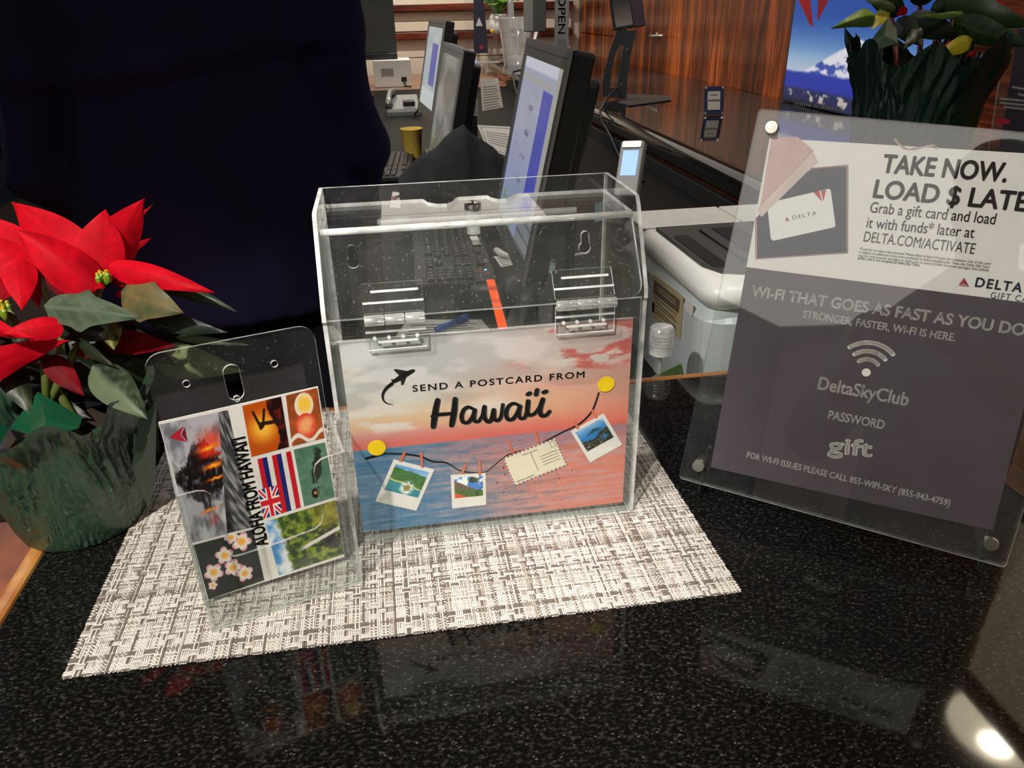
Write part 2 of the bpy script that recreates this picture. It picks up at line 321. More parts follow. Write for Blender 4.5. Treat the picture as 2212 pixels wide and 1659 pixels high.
def grid_mesh(name, pts, cols, nx, ny, m, parent=None, smooth=False, closed_u=False, **kw):
    """pts (ny,nx,3), cols (ny,nx,3 sRGB) -> one mesh with a colour attribute"""
    me = bpy.data.meshes.new(name); n = nx*ny; me.vertices.add(n); me.vertices.foreach_set('co', np.asarray(pts, np.float32).ravel())
    i, j = np.meshgrid(np.arange(nx-1), np.arange(ny-1)); a = (j*nx+i).ravel(); q = np.stack([a, a+1, a+1+nx, a+nx], 1).astype(np.int32); k = len(q)
    me.loops.add(k*4); me.loops.foreach_set('vertex_index', q.ravel()); me.polygons.add(k); me.polygons.foreach_set('loop_start', np.arange(k, dtype=np.int32)*4)
    me.update(calc_edges=True); ca = me.color_attributes.new('Col', 'FLOAT_COLOR', 'POINT')
    c = np.ones((n, 4), np.float32); c[:, :3] = lin(np.clip(np.asarray(cols).reshape(-1, 3), 0, 1)); ca.data.foreach_set('color', c.ravel())
    me.materials.append(MATS[m]); 
    if smooth: me.polygons.foreach_set('use_smooth', [True]*k)
    o = bpy.data.objects.new(name, me); COL.objects.link(o)
    if parent is not None: o.parent = parent
    return tag(o, **kw)
def paint_quad(name, q, off, nx, ny, fn, parent, m='print_matte', **kw):
    """q: four local corners (BL,BR,TR,TL); fn(U,V) paints sRGB"""
    U, V = np.meshgrid(np.linspace(0, 1, nx), np.linspace(0, 1, ny)); q = np.array(q, float)
    xy = q[0]*((1-U)*(1-V))[..., None]+q[1]*(U*(1-V))[..., None]+q[2]*(U*V)[..., None]+q[3]*((1-U)*V)[..., None]
    return grid_mesh(name, np.concatenate([xy, np.full(U.shape+(1,), off)], 2), fn(U, V), nx, ny, m, parent, **kw)
def flat(name, polys, off, m, parent, **kw):
    """thin ink shapes: list of polygons in local xy"""
    b = MB()
    for p in polys:
        vs = [Vector((x, y, off)) for x, y in p]
        if len(p) <= 4: b.add(vs, [tuple(range(len(p)))])
        else: b.add(vs, [tuple(t) for t in tessellate_polygon([vs])])
    return b.build(name, m, parent, **kw)
def stroke(pts, w, taper=None, sub=6):
    """round-ended brush stroke through points -> polygons"""
    P_ = [Vector((p[0], p[1], 0)) for p in pts]; out = []
    if len(P_) > 2:
        q = []
        for i in range(len(P_)-1):
            a, b, c, d = P_[max(i-1, 0)], P_[i], P_[i+1], P_[min(i+2, len(P_)-1)]
            for k in range(sub):
                t = k/sub; q.append(.5*((2*b)+(c-a)*t+(2*a-5*b+4*c-d)*t*t+(3*b-a-3*c+d)*t**3))
        q.append(P_[-1]); P_ = q
    n = len(P_)
    ws = [w*(taper(i/(n-1)) if taper else 1) for i in range(n)]
    for i in range(n-1):
        d = (P_[i+1]-P_[i]); 
        if d.length < 1e-9: continue
        d.normalize(); s = Vector((-d.y, d.x, 0)); a, b = P_[i], P_[i+1]
        out.append([(a+s*ws[i]/2).xy, (a-s*ws[i]/2).xy, (b-s*ws[i+1]/2).xy, (b+s*ws[i+1]/2).xy])
    for i in (range(n) if n > 2 else (0, n-1)): out.append(circle(P_[i].x, P_[i].y, ws[i]/2, 10))
    return out
_tx = {}
def _text(s, bold, shear, sp):
    k = (s, shear, sp)
    if k in _tx: return _tx[k]
    cu = bpy.data.curves.new('t', 'FONT'); cu.body = s; cu.size = 1; cu.shear = shear; cu.space_character = sp; cu.resolution_u = 2 if len(s) > 40 else 4
    o = bpy.data.objects.new('t', cu); me = bpy.data.meshes.new_from_object(o)
    v = np.array([x.co[:] for x in me.vertices]); f = [tuple(p.vertices) for p in me.polygons]
    bpy.data.objects.remove(o); bpy.data.curves.remove(cu); bpy.data.meshes.remove(me); _tx[k] = (v, f); return v, f
def text(name, s, p0, p1, cap, off, m, parent, bold=0, shear=0, sp=1, M=None, **kw):
    """lettering whose ink box runs from p0 to p1 (baseline, local xy) with capital height cap"""
    v, f = _text(s, bold, shear, sp); x0, x1 = v[:, 0].min(), v[:, 0].max(); H, _ = _text('H', 0, 0, 1); ch = H[:, 1].max()-H[:, 1].min()
    p0 = Vector(p0); d = Vector(p1)-p0; L = d.length; d.normalize(); nrm = Vector((-d.y, d.x)); b = MB(); vs = []
    for x, y, _z in v:
        q = p0+d*((x-x0)/(x1-x0)*L)+nrm*(y/ch*cap); vs.append(Vector((q.x, q.y, off)))
    if bold and len(s) < 60:      # heavier weight: the same flat ink laid down again, nudged in eight directions
        r_ = bold*.75*cap/ch
        for k in range(8):
            a = k*PI/4; b.add([Vector((q.x+r_*math.cos(a), q.y+r_*math.sin(a), q.z)) for q in vs], f)
    b.add(vs, f); return b.build(name, m, parent, **kw)
# ================================================================ the setting
def struct(name, b, m, **kw): return b.build(name, m, kind='structure', **kw)
WX = 1.62; BY = 6.2
struct('floor', MB().box((-3, -4.2, FLOOR-.05), (3.2, BY, FLOOR)), 'carpet')
struct('ceiling', MB().box((-3, -4.2, CEIL), (3.2, BY, CEIL+.05)), 'ceiling_paint')
struct('wall_left', MB().box((-3.05, -4.2, FLOOR), (-3, BY, CEIL)), 'dark_teal_wall')
struct('wall_front', MB().box((-3, -4.25, FLOOR), (3.2, -4.2, CEIL)), 'back_wall_paint')
struct('wall_back', MB().box((-3, BY, FLOOR), (3.2, BY+.05, CEIL)), 'cream_panel')
struct('wall_right', MB().box((WX+.03, -4.2, FLOOR), (WX+.06, BY, CEIL)), 'void_black')
wr = bpy.data.objects['wall_right']
# wood veneer panels with recessed joints; grain runs up beyond the poster and across before it
def vp(y0, y1, z0, z1, m): MB().rbox((WX, y0+.003, z0+.003), (WX+.03, y1-.003, z1-.003), .002, n=1, axis=0).build('panel', m, wr)
for y0, y1 in ((2.62, 3.55), (3.55, 4.75), (4.75, BY)):
    for z0, z1 in ((FLOOR, .155 if y0 > 4.5 else .9), (.155 if y0 > 4.5 else .9, CEIL)): vp(y0, y1, z0, z1, 'wall_wood')
for y0, y1 in ((-4.2, -1.5), (-1.5, .6), (.6, 2.62)): vp(y0, y1, FLOOR, CEIL, 'wood_cross_grain')
MB().lathe([(.02, 0), (.022, .008), (.012, .012), (.012, .045)], (WX, 4.26, .19), 16, axis=(-1, 0, 0)).build('door_handle', 'nickel', wr)
h = bpy.data.objects['door_handle']; MB().tube([(WX-.045, 4.26, .19), (WX-.05, 4.2, .192), (WX-.048, 4.05, .198)], [.013, .012, .010], 10).build('lever', 'nickel', h, smooth=True)
# near counter and the long transaction ledge (one L of black granite)
cb = struct('trim_2', MB().box((-.352, -.80, FLOOR), (1.60, .215, -.035)), 'panel_wood')
struct('trim_3', MB().box((.84, .215, FLOOR), (1.60, 5.6, -.035)), 'panel_wood')
c1 = thing('granite_counter', 'polished black speckled granite countertop with wood edging and a rounded far ledge', 'counter', (0, 0, 0))
MB().rbox((-.366, -.86, -.032), (1.61, .236, 0), .002, n=1).build('countertop', 'black_granite', c1)
b = MB().box((.84, .2365, -.032), (1.61, 5.7, 0)); b.build('ledge_top', 'black_granite', c1)
rg = []
for y in (.2365, 5.7):
    rg.append([Vector((.84+.0, y, -.075))]+[Vector((.838-.037*math.sin(math.radians(t)), y, -.0375+.0375*math.cos(math.radians(t)))) for t in range(180, -1, -12)][::1]+[Vector((.84, y, 0))])
bn = MB().loft(rg, True).build('bullnose_edge', 'black_granite', c1); auto(bn, 50)
MB().rbox((-.38, -.87, -.05), (-.3665, .25, .0012), .004, n=2, axis=1).build('wood_edge', 'edge_wood', c1)
MB().rbox((-.38, .2365, -.05), (.838, .2455, .0012), .003, n=2, axis=0).build('wood_edge', 'edge_wood', c1)
# low shelf beyond the counter's left end
tag(MB().rbox((-1.3, -.6, -.30), (-.40, .5, -.27), .006, axis=2).build('side_table', 'panel_wood'), 'orange-brown wooden side surface beside the left end of the counter', 'table')
t = bpy.data.objects['side_table']
for x in (-1.26, -.46):
    for y in (-.56, .44): MB().rbox((x, y, FLOOR), (x+.05, y+.05, -.301), .006).build('leg', 'panel_wood', t)
# staff desk
DZ = -.12
dk = thing('work_desk', 'long dark grey staff desk below the granite ledge, covered with equipment', 'desk', (.35, 2.6, FLOOR))
MB().rbox((-.09, .262, DZ-.03), (.83, 4.9, DZ), .006).build('desktop', 'black_desk', dk, wpos=True)
for y in (.3, 2.5, 4.8): MB().box((-.02, y, FLOOR), (.82, y+.03, DZ-.031)).build('side_panel', 'void_black', dk, wpos=True)
MB().box((.80, .262, DZ+.001), (.826, 4.9, -.08)).build('back_rail', 'void_black', dk, wpos=True)
# back wall: cream panels with dark wooden rails, low wooden table
wb = bpy.data.objects['wall_back']
def yz(px, py, y): p = P(px, py, 1, y); return p
for i, (z0, z1) in enumerate(((.335, .385), (.135, .185))):
    o = MB().rbox((-.9, BY-.09, z0), (1.55, BY, z1), .004, n=2, axis=0).build('trim_4' if i == 0 else 'trim_5', 'shelf_wood', kind='structure')
MB().rbox((-2.99, BY-.05, FLOOR), (-.92, BY-.001, CEIL), .002, n=1).build('panel', 'dark_teal_wall', wb)
for z0, z1 in ((.19, .26), (.263, .33), (.0, .132), (-.2, -.005)): MB().rbox((-.9, BY-.03, z0), (1.55, BY, z1), .004, n=1, axis=0).build('panel', 'cream_panel', wb)
bt = thing('back_table', 'brown wooden table against the cream back wall, holding the white box', 'table', (.1, 5.3, FLOOR))
MB().rbox((-.6, 4.95, -.16), (.9, BY-.1, -.12), .006).build('tabletop', 'table_wood', bt, wpos=True)
for x in (-.58, .84):
    for y in (4.98, 5.95): MB().rbox((x, y, FLOOR), (x+.05, y+.05, -.161), .006).build('leg', 'table_wood', bt, wpos=True)
MB().box((-.55, 5.1, -.5), (.85, 6.0, -.162)).build('cupboard', 'shelf_wood', bt, wpos=True)

# ceiling lights, and added glowing panels that feed reflections
def downlight(x, y, lab, two=False):
    t = thing('ceiling_light', lab, 'ceiling light', (x, y, CEIL))
    MB().lathe([(.075, -.004), (.078, -.001), (.078, 0), (.06, 0), (.055, -.003)], (x, y, CEIL), 28, caps=False).build('trim_ring', 'white_plastic', t, wpos=True)
    if two:
        for dx, dy in ((.045, .035), (-.05, -.045)): MB().lathe([(.001, -.020), (.03, -.018), (.042, -.010), (.044, -.0045)], (x+dx, y+dy, CEIL), 18).build('bulb', 'lamp_glow', t, wpos=True)
        MB().lathe([(.001, -.0044), (.13, -.0043), (.135, -.001)], (x, y, CEIL), 28).build('reflector', 'lamp_reflector', t, wpos=True)
    else: MB().lathe([(.001, -.006), (.04, -.005), (.05, -.001)], (x, y, CEIL), 24).build('bulb', 'lamp_glow', t, wpos=True)
downlight(1.53, .74, 'recessed twin-bulb ceiling light over the counter end by the wood wall', True)
for x, y, lb in ((-.62, -.97, 'round recessed ceiling light above the near counter edge'), (.35, 1.7, 'round recessed ceiling light above the nearest keyboard'), 
                 (1.35, 3.2, 'round recessed ceiling light over the far ledge beside the wood wall'), (-1.6, 1.5, 'round recessed ceiling light left of the clerk'), 
                 (.62, -.27, 'added round ceiling light above the tilted sign, brightening the printer'), (-.90, .53, 'added round ceiling light above the clerk, filling the back area')): downlight(x, y, lb)  # fixtures over the sign and the clerk are added with their fill spots
def added_glow_panel(x0, y0, x1, y1, lab, gm='added_panel_glow'):
    t = thing('light_panel', lab, 'light panel', ((x0+x1)/2, (y0+y1)/2, CEIL))
    MB().box((x0, y0, CEIL-.012), (x1, y1, CEIL-.004)).build('diffuser', gm, t, wpos=True)
    for a, c in (((x0-.03, y0-.03, CEIL-.02), (x1+.03, y0, CEIL-.001)), ((x0-.03, y1, CEIL-.02), (x1+.03, y1+.03, CEIL-.001)), ((x0-.03, y0, CEIL-.02), (x0, y1, CEIL-.001)), ((x1, y0, CEIL-.02), (x1+.03, y1, CEIL-.001))):
        MB().box(a, c).build('frame', 'white_plastic', t, wpos=True)
added_glow_panel(-2.9, -4.0, -.1, -1.35, 'large added glowing ceiling panel, unseen behind the viewer')  # added glow, mirrored as a pale veil over the upper sign
added_glow_panel(-2.4, 2.3, 1.05, 6.0, 'broad added glowing ceiling panel over the far end of the staff desk', 'added_panel_soft')  # added glow, mirrored in the box lid and lighting the background

# ================================================================ woven placemat
def placemat():
    t = thing('placemat', 'white and taupe woven vinyl placemat under the clear boxes on the granite', 'placemat', (-.069, .008, .0))
    W_, D_, x0, y0 = .470, .340, -.304, -.104; ang = -.012
    nx, ny = 336, 242; sx, sy = W_/nx, D_/ny; K = 26
    i, j = np.meshgrid(np.arange(nx), np.arange(ny))            # warp i, weft j
    a, b2 = (i+(j//K % 1)) % K, j % K
    def motif(a, b, ca, cb):
        u = (a-ca) % K; v = (b-cb) % K; inn = (u < 12) & (v < 12)
        return inn, ((u//4+v//4) % 2 == 0)
    m1, o1 = motif(i, j, 0, 0); m2, o2 = motif(i, j, 13, 13)
    over = (i+j) % 2 == 0                                       # True: weft on top
    longw = (((i//2) % 4) == 1) & ~m1 & ~m2                        # long warp floats between
    over = np.where(longw & (j % 6 != 0), False, over)
    over = np.where(m1, o1, np.where(m2, o2, over))
    h = np.where(over, 1., -1.)
    def ribbons(vert):
        n = nx if vert else ny; k = ny if vert else nx; H = (-h.T if vert else h)*.00042+.0010   # (n,k)
        if vert: H = H
        c = (np.arange(n)+.5)*(sx if vert else sy); s = np.linspace(0, 1, k+2); L = D_ if vert else W_
        s = np.concatenate([[-.0015], (np.arange(k)+.5)/k, [1.0015]])
        Hh = np.concatenate([H[:, :1], H, H[:, -1:]], 1)
        wob = (vnoise(np.arange(n)[:, None]*.7+.3, s[None, :]*k/9., 3 if vert else 4)-.5)*.00035
        pit = sx if vert else sy; hw = pit*.43; cols = rng.random(n)
        offs = np.array([-hw, 0, hw]); zz = np.array([-.00025, .00012, -.00025])
        al = (s*L)[None, :, None]*np.ones((n, 1, 3)); ac = (c[:, None]+wob)[:, :, None]+offs; z = np.maximum(Hh[:, :, None]+zz, .0002)
        X = (ac if vert else al)+x0; Y = (al if vert else ac)+y0
        Xr = X+(Y-y0)*ang*.3; Yr = Y+(X-x0)*ang
        pts = np.stack([Xr, Yr, z], -1); kk = len(s)
        base = np.where(cols < .52, 0, np.where(cols < .76, 1, 2)); pal = np.array([C(240, 236, 228), C(198, 188, 178), C(132, 120, 112)])[base]
        fl = .93+.07*vnoise(np.arange(n)[:, None]*.9, s[None, :]*k/5., 9)
        cc = pal[:, None, None, :]*fl[:, :, None, None]*np.array([.78, 1.0, .72])[None, None, :, None]
        P3 = pts.reshape(-1, 3); idx = (np.arange(n)[:, None, None]*kk+np.arange(kk-1)[None, :, None])*3+np.arange(2)[None, None, :]; a0 = idx.ravel()
        q = np.stack([a0, a0+1, a0+4, a0+3], 1).astype(np.int32)
        if vert: q = q
        me = bpy.data.meshes.new('x'); me.vertices.add(len(P3)); me.vertices.foreach_set('co', (P3-np.array([-.069, .008, 0])).astype(np.float32).ravel()); me.loops.add(q.size); me.loops.foreach_set('vertex_index', q.ravel())
        me.polygons.add(len(q)); me.polygons.foreach_set('loop_start', np.arange(len(q), dtype=np.int32)*4); me.update(calc_edges=True)
        ca = me.color_attributes.new('Col', 'FLOAT_COLOR', 'POINT'); c4 = np.ones((len(P3), 4), np.float32); c4[:, :3] = lin(np.clip(cc, 0, 1).reshape(-1, 3)); ca.data.foreach_set('color', c4.ravel())
        me.materials.append(MATS['vinyl_weave']); me.name = 'warp_strands' if vert else 'weft_strands'
        o = bpy.data.objects.new(me.name, me); COL.objects.link(o); o.parent = t; o['kind'] = 'stuff'
    ribbons(True); ribbons(False)
placemat()

# ================================================================ acrylic ballot box
XL, XR, ZH, ZT = -.1175, .1180, .1985, .2640
bx = thing('suggestion_box', 'clear acrylic slotted box with hinged sloping lid, standing upright on the placemat', 'box', (0, .055, .0015))
AE = ('acrylic', 'acrylic_edge'); AEL = ('acrylic_lid', 'acrylic_edge_bright'); Z0 = .0020
Mxz = lambda y: frame((0, y, 0), (1, 0, 0), (0, 0, 1))       # local z = -y
Myz = lambda x: frame((x, 0, 0), (0, 1, 0), (0, 0, 1))       # local z = +x
def wplate(name, M, outline, th, mats, parent, holes=(), z0=0, hi=None, **kw):
    o = MB().plate(outline, th, holes, M=M, z0=z0, hi=hi).build(name, mats, parent, wpos=True, **kw); return o
side = [(0, Z0), (.114, Z0), (.114, ZT), (.036, ZT), (.031, ZT-.001), (.027, ZT-.006), (-.001, ZH+.004), (-.002, ZH-.003), (0, ZH-.006)]
for x in (XL, XR-.003): wplate('side_panel', Myz(x), side, .003, AEL, bx)
def keyhole(cx, cz, s=1.0): return [(cx+.0052*s*math.cos(t), cz-.006*s+.0052*s*math.sin(t)) for t in np.radians(np.arange(128, 413, 15))]+[(cx+.0035*s*math.cos(t), cz+.005*s+.0035*s*math.sin(t)) for t in np.radians(np.arange(-10, 191, 20))]
BYY = .111; k1 = P(761, 552, 1, BYY); k2 = P(1264, 521, 1, BYY)
wplate('back_panel', Mxz(BYY+.003), [(XL+.0031, Z0), (XR-.0031, Z0), (XR-.0031, ZT), (XL+.0031, ZT)], .003, AEL+('acrylic_edge_bright',), bx, [keyhole(k1.x, k1.z), keyhole(k2.x, k2.z)], hi=2)
wplate('front_panel', Mxz(.0045), [(XL+.0031, Z0), (XR-.0031, Z0), (XR-.0031, ZH-.004), (XL+.0031, ZH-.004)], .003, AE, bx)
pk = wplate('sign_pocket', Mxz(-.0012), rrect(XL+.004, Z0, XR-.004, .181, .007, corners=(1, 1, 0, 0)), .0015, ('acrylic_thin', 'acrylic_edge'), bx)
wplate('base_panel', frame((0, 0, Z0), (1, 0, 0), (0, 1, 0)), [(XL+.0032, .0048), (XR-.0032, .0048), (XR-.0032, .1105), (XL+.0032, .1105)], .003, AE, bx)
# lid: level shelf with slot and lock tab, then the sloping flap
ZL = .2485
n1 = [P(x, y, 2, ZL) for x, y in ((910, 436), (914, 438), (925, 445), (945, 448.5), (965, 448), (978, 443), (984, 436), (990, 431))]
n2 = [P(x, y, 2, ZL) for x, y in ((1046, 427), (1052, 428), (1060, 434), (1076, 438), (1094, 436.5), (1106, 432), (1115, 427), (1118, 422))]
y_b = .1105
out = [(XR-.0035, .035), (XR-.0035, y_b)]+[(p.x, min(p.y, y_b)) for p in reversed(n2)]+[(p.x, min(p.y, y_b)) for p in reversed(n1)]+[(XL+.0035, y_b), (XL+.0035, .035)]
s1 = P(815, 483, 2, ZL); s2 = P(1246, 457, 2, ZL); sy = (s1.y+s2.y)/2
lk = P(1021, 443, 2, ZL+.004)
wplate('lid_top', frame((0, 0, ZL), (1, 0, 0), (0, 1, 0)), out, .003, AEL+('acrylic_edge',), bx, [rrect(s1.x, sy-.0028, s2.x, sy+.0028, .0024, 3)], hi=2)
b = MB(); b.tube([(XL+.0035, .0345, ZL+.0005), (XR-.0035, .0345, ZL+.0005)], .0024, 12); b.build('lid_bend', 'acrylic_edge_bright', bx, wpos=True, smooth=True)
sl = Vector((0, .0345, ZL))-Vector((0, -.003, ZH-.001)); Ls = sl.length
fl = frame((0, -.003, ZH-.001), (1, 0, 0), sl)
wplate('lid_flap', fl, rrect(XL+.0035, 0, XR-.0035, Ls, .011, corners=(0, 0, 1, 1)), .003, AEL, bx, z0=-.003)
# lock
b = MB(); b.lathe([(.0062, -.002), (.0066, 0), (.0066, .0022), (.005, .003), (.001, .0031)], (lk.x, lk.y, ZL+.0035), 20); lo = b.build('lock', 'chrome', bx, wpos=True); auto(lo, 35)
MB().lathe([(.0052, -.021), (.0052, -.0025)], (lk.x, lk.y, ZL+.003), 16).build('lock_barrel', 'frosted', bx, wpos=True, smooth=False)
MB().box((lk.x-.0008, lk.y-.004, ZL+.0064), (lk.x+.0008, lk.y+.004, ZL+.0069)).build('keyway', 'ink_black', lo, wpos=True)
MB().box((lk.x-.003, lk.y-.02, ZL-.0235), (lk.x+.003, lk.y+.004, ZL-.0215)).build('cam', 'chrome', bx, wpos=True)
# hinges
def hinge(pl, pr):
    a = P(pl[0], pl[1], 1, -.004); b_ = P(pr[0], pr[1], 1, -.004); x0, x1 = a.x, b_.x; hz = ZH-.002
    up = MB(); up.plate(rrect(x0, .002, x1, .024, .001), .0016, (), M=fl, z0=.0002); up.plate(rrect(x0, .0085, x1, .0100, .0004, 2), .0008, (), M=fl, z0=.002, mi=1); up.plate(rrect(x0+.006, .0165, x1-.003, .0182, .0006, 2), .0008, (), M=fl, z0=.002, mi=1)
    h = up.build('hinge', ('acrylic', 'acrylic_edge_bright'), bx, wpos=True)
    M2 = Mxz(-.0028); lo = MB(); lo.plate(rrect(x0, hz-.024, x1, hz-.002, .001), .0016, (), M=M2, z0=.0001); lo.plate(rrect(x0, hz-.0105, x1, hz-.009, .0004, 2), .0008, (), M=M2, z0=.0018, mi=1); lo.plate(rrect(x0+.008, hz-.0185, x1-.006, hz-.017, .0006, 2), .0008, (), M=M2, z0=.0018, mi=1)
    for k in range(4): lo.lathe([(.0014, .0016), (.0014, .0026)], (x0+.006+.010*k, -.003, hz-.0145), 8, 1, axis=(0, -1, 0))
    lo.build('leaf', ('acrylic', 'acrylic_edge_bright'), h, wpos=True)
    w_ = (x1-x0)/3
    for k in range(3): MB().lathe([(.0036, .0003), (.0039, .0008), (.0039, w_-.0008), (.0036, w_-.0003)], (x0+k*w_, -.0075, hz), 14, axis=(1, 0, 0)).build('knuckle', 'hinge_barrel', h, wpos=True, smooth=False)
    for k in range(3): auto([c for c in h.children if c.name.startswith('knuckle')][k], 40)
hinge((786, 690), (918, 682)); hinge((1200, 655), (1329, 644))
# orange strip standing inside
a = P(1094, 605, 1, .104); b_ = P(1104, 706, 1, .030)
M = frame(P(1099, 760, 1, .012), (1, .0, 0), P(1094, 604, 1, .104)-P(1101, 760, 1, .012)); L_ = (P(1094, 604, 1, .104)-P(1101, 760, 1, .012)).length
tag(MB().plate(rrect(-.0036, 0, .0036, L_, .0008, 2), .0008, M=M, mi=0, ei=0).build('paper_strip', 'orange_card'), 'narrow orange strip leaning up inside the clear suggestion box', 'strip')

# ================================================================ postcard poster in the pocket
PM = frame((-.10825, 0, .0121), (1, 0, 0), (0, 0, 1)); PW, PH = .2165, .1673
po = MB().plate([(0, 0), (PW, 0), (PW, PH), (0, PH)], .0004, M=None, mi=0, ei=0, z0=-.0004).build('postcard_poster', 'paper_white'); po.matrix_world = PM
tag(po, 'landscape sunset sea poster about sending a postcard, in the front pocket of the box', 'poster')
pp = lambda x, y: on_frame(PM, x, y)
def zq(x, y): return pp(700+x/3.0722, 660+y/3.0722)        # detail coordinates measured on an enlargement
def poster_fn(U, V):
    hor = .458; n1 = fbm(U*5+V*2, V*9, 11); n2 = fbm(U*4.5, V*12-U*3, 23); n3 = fbm(U*14, V*22, 5)
    top = mixc(C(214, 214, 216), C(226, 202, 196), sm(.25, .95, U)); mid = mixc(C(216, 208, 196), C(228, 170, 150), sm(.2, .8, U)); lo = mixc(C(214, 128, 120), C(232, 128, 108), sm(0, .8, U))
    t = (V-hor)/(1-hor); c = mixc(mid, top, sm(.35, .8, t)); c = mixc(lo, c, sm(.0, .38, t+(.10*(.5-n1))))
    gold = sm(.12, .2, t)*(1-sm(.3, .45, t))*.45*(1-sm(.6, 1, U)); c = mixc(c, C(228, 190, 130), gold)
    c = mixc(c, C(206, 206, 208), sm(.52, .62, n2)*sm(.3, .6, t)*(1-sm(.3, .7, U))*.6)
    cl = sm(.50, .58, fbm(U*6+3, V*13, 77, 6))
    c = mixc(c, C(226, 216, 206), cl*(sm(.12, .2, t)*(1-sm(.36, .46, t))*(1-sm(.36, .52, U))+.5*sm(.5, .6, t)*(1-sm(.7, .85, t))*(1-sm(.2, .35, U))))
    rd = sm(.47, .57, fbm(U*7+9, V*15+2, 31, 6)+.12*sm(.8, 1, U)-.05)
    c = mixc(c, C(220, 112, 104), rd*sm(.5, .72, U)*sm(.5, .62, t)*(1-sm(.93, 1.02, t)*.6)*.95)
    wc = sm(.45, .56, fbm(U*9, V*16, 8, 6))*np.exp(-((U-.86)/.14)**2-((t-.70)/.11)**2); c = mixc(c, C(234, 222, 214), np.clip(wc*1.8, 0, 1))
    c = c*(1-.10*sm(.45, .62, fbm(U*5+2, V*11+4, 63, 6))*sm(.15, .4, t))[..., None]
    c = mixc(c, C(224, 214, 206), .8*sm(.52, .60, fbm(U*5, V*14, 67, 6))*np.exp(-((U-.16)/.16)**2-((t-.36)/.13)**2))
    wc = sm(.42, .52, fbm(U*9+4, V*14, 18, 6))*np.exp(-((U-.5)/.09)**2-((t-.30)/.09)**2); c = mixc(c, C(230, 214, 204), np.clip(wc*1.2, 0, 1))
    c = mixc(c, C(222, 106, 96), (1-sm(.0, .12, t))*.75)
    s = (hor-V)/hor; wv = fbm(U*9+V*5, V*70, 41, 4); w2 = fbm(U*40, V*120, 45, 3)
    blue = mixc(C(40, 112, 156), C(104, 140, 172), sm(0, .7, wv)); pk = mixc(C(222, 128, 106), C(206, 150, 146), sm(.35, .75, wv))
    m = sm(.12, .75, U+.5*(wv-.5)+.18*(.5-s)); sea = mixc(blue, pk, m); sea = mixc(sea, C(150, 132, 160), (1-sm(0, .28, s))*sm(.2, .6, U)*.7); sea = mixc(sea, C(170, 178, 190), sm(.55, .75, wv)*(1-m)*.6*sm(.2, .6, s)); sea = mixc(sea, C(90, 124, 160), sm(.58, .7, w2)*(1-sm(.5, 1, U))*.5)
    c = np.where((V < hor)[..., None], sea, c); return np.clip((c+(n3[..., None]-.5)*.03)*.95, 0, 1)
paint_quad('printed_picture', [(0, 0), (PW, 0), (PW, PH), (0, PH)], .00008, 460, 340, poster_fn, po, 'print_matte')
text('lettering', 'SEND A POSTCARD FROM', pp(892, 846), pp(1262, 815), .0052, .0002, 'ink_black', po, bold=.034, sp=1.25)
# brush-lettered word
SW = .0042
taper = lambda t: .8+.2*math.sin(PI*t)
HW = [([(752, 625), (738, 690), (728, 760), (722, 805)], 1.05), ([(868, 618), (862, 690), (852, 750), (844, 795)], 1.05), ([(715, 733), (760, 722), (810, 718), (862, 712)], .72),
      ([(985, 684), (955, 672), (925, 690), (910, 735), (922, 772), (955, 772), (985, 735), (998, 690), (992, 740), (1000, 768), (1022, 768)], .74),
      ([(1022, 768), (1048, 730), (1062, 668), (1062, 735), (1082, 768), (1108, 755), (1124, 690), (1126, 745), (1148, 762), (1172, 735), (1184, 655)], .76),
      ([(1290, 660), (1255, 648), (1222, 668), (1206, 712), (1216, 752), (1248, 752), (1280, 712), (1298, 665), (1292, 715), (1302, 748), (1328, 745)], .74),
      ([(1328, 745), (1345, 700), (1352, 632), (1346, 700), (1358, 726), (1392, 718)], .80), ([(1392, 718), (1425, 680), (1450, 620), (1432, 690), (1440, 728), (1470, 726), (1495, 700)], .82),
      ([(1350, 588), (1364, 580)], 1.0), ([(1412, 558), (1404, 590)], 1.0), ([(1455, 575), (1472, 568)], 1.0)]
sh = []; ink = []
for pts, k in HW:
    sh += [[(x+.0009, y-.0005) for x, y in q] for q in stroke([zq(*p) for p in pts], SW*k, taper)]; ink += stroke([zq(*p) for p in pts], SW*k, taper)
flat('lettering_shadow', sh, .00022, 'ink_grey', po); flat('lettering', ink, .00030, 'ink_black', po)
pl = stroke([zq(x, y) for x, y in ((460, 506), (500, 482), (548, 453), (590, 432))], .0034, lambda t: .75+.5*math.sin(PI*t), sub=4) + \
     [[zq(*p) for p in q] for q in (((459, 424), (478, 420), (556, 434), (528, 466), (505, 470)), ((508, 484), (550, 462), (527, 524), (512, 528)), ((442, 490), (456, 487), (480, 500), (462, 514)), ((560, 430), (604, 424), (602, 436), (580, 452)))]
flat('airplane_emblem', pl, .0003, 'ink_black', po)
flat('airplane_trail', stroke([zq(x, y) for x, y in ((448, 520), (412, 550), (390, 590), (396, 630), (424, 650), (458, 657))], .0024, lambda t: 1.25-t*1.1), .0003, 'ink_black', po)
flat('string', stroke([zq(x, y) for x, y in ((300, 1006), (340, 996), (415, 981), (540, 986), (640, 1000), (720, 1033), (812, 1042), (890, 1088), (960, 1105), (1065, 1105), (1130, 1058), (1215, 992), (1310, 962), (1400, 944), (1440, 915), (1560, 850), (1680, 792), (1740, 745), (1782, 690), (1808, 625), (1822, 578))], .0011, lambda t: 1.1+.3*math.sin(t*9)), .00035, 'ink_black', po)
flat('string_knot', stroke([zq(278, 1014), zq(330, 1000), zq(385, 985)], .0022), .00036, 'ink_black', po)
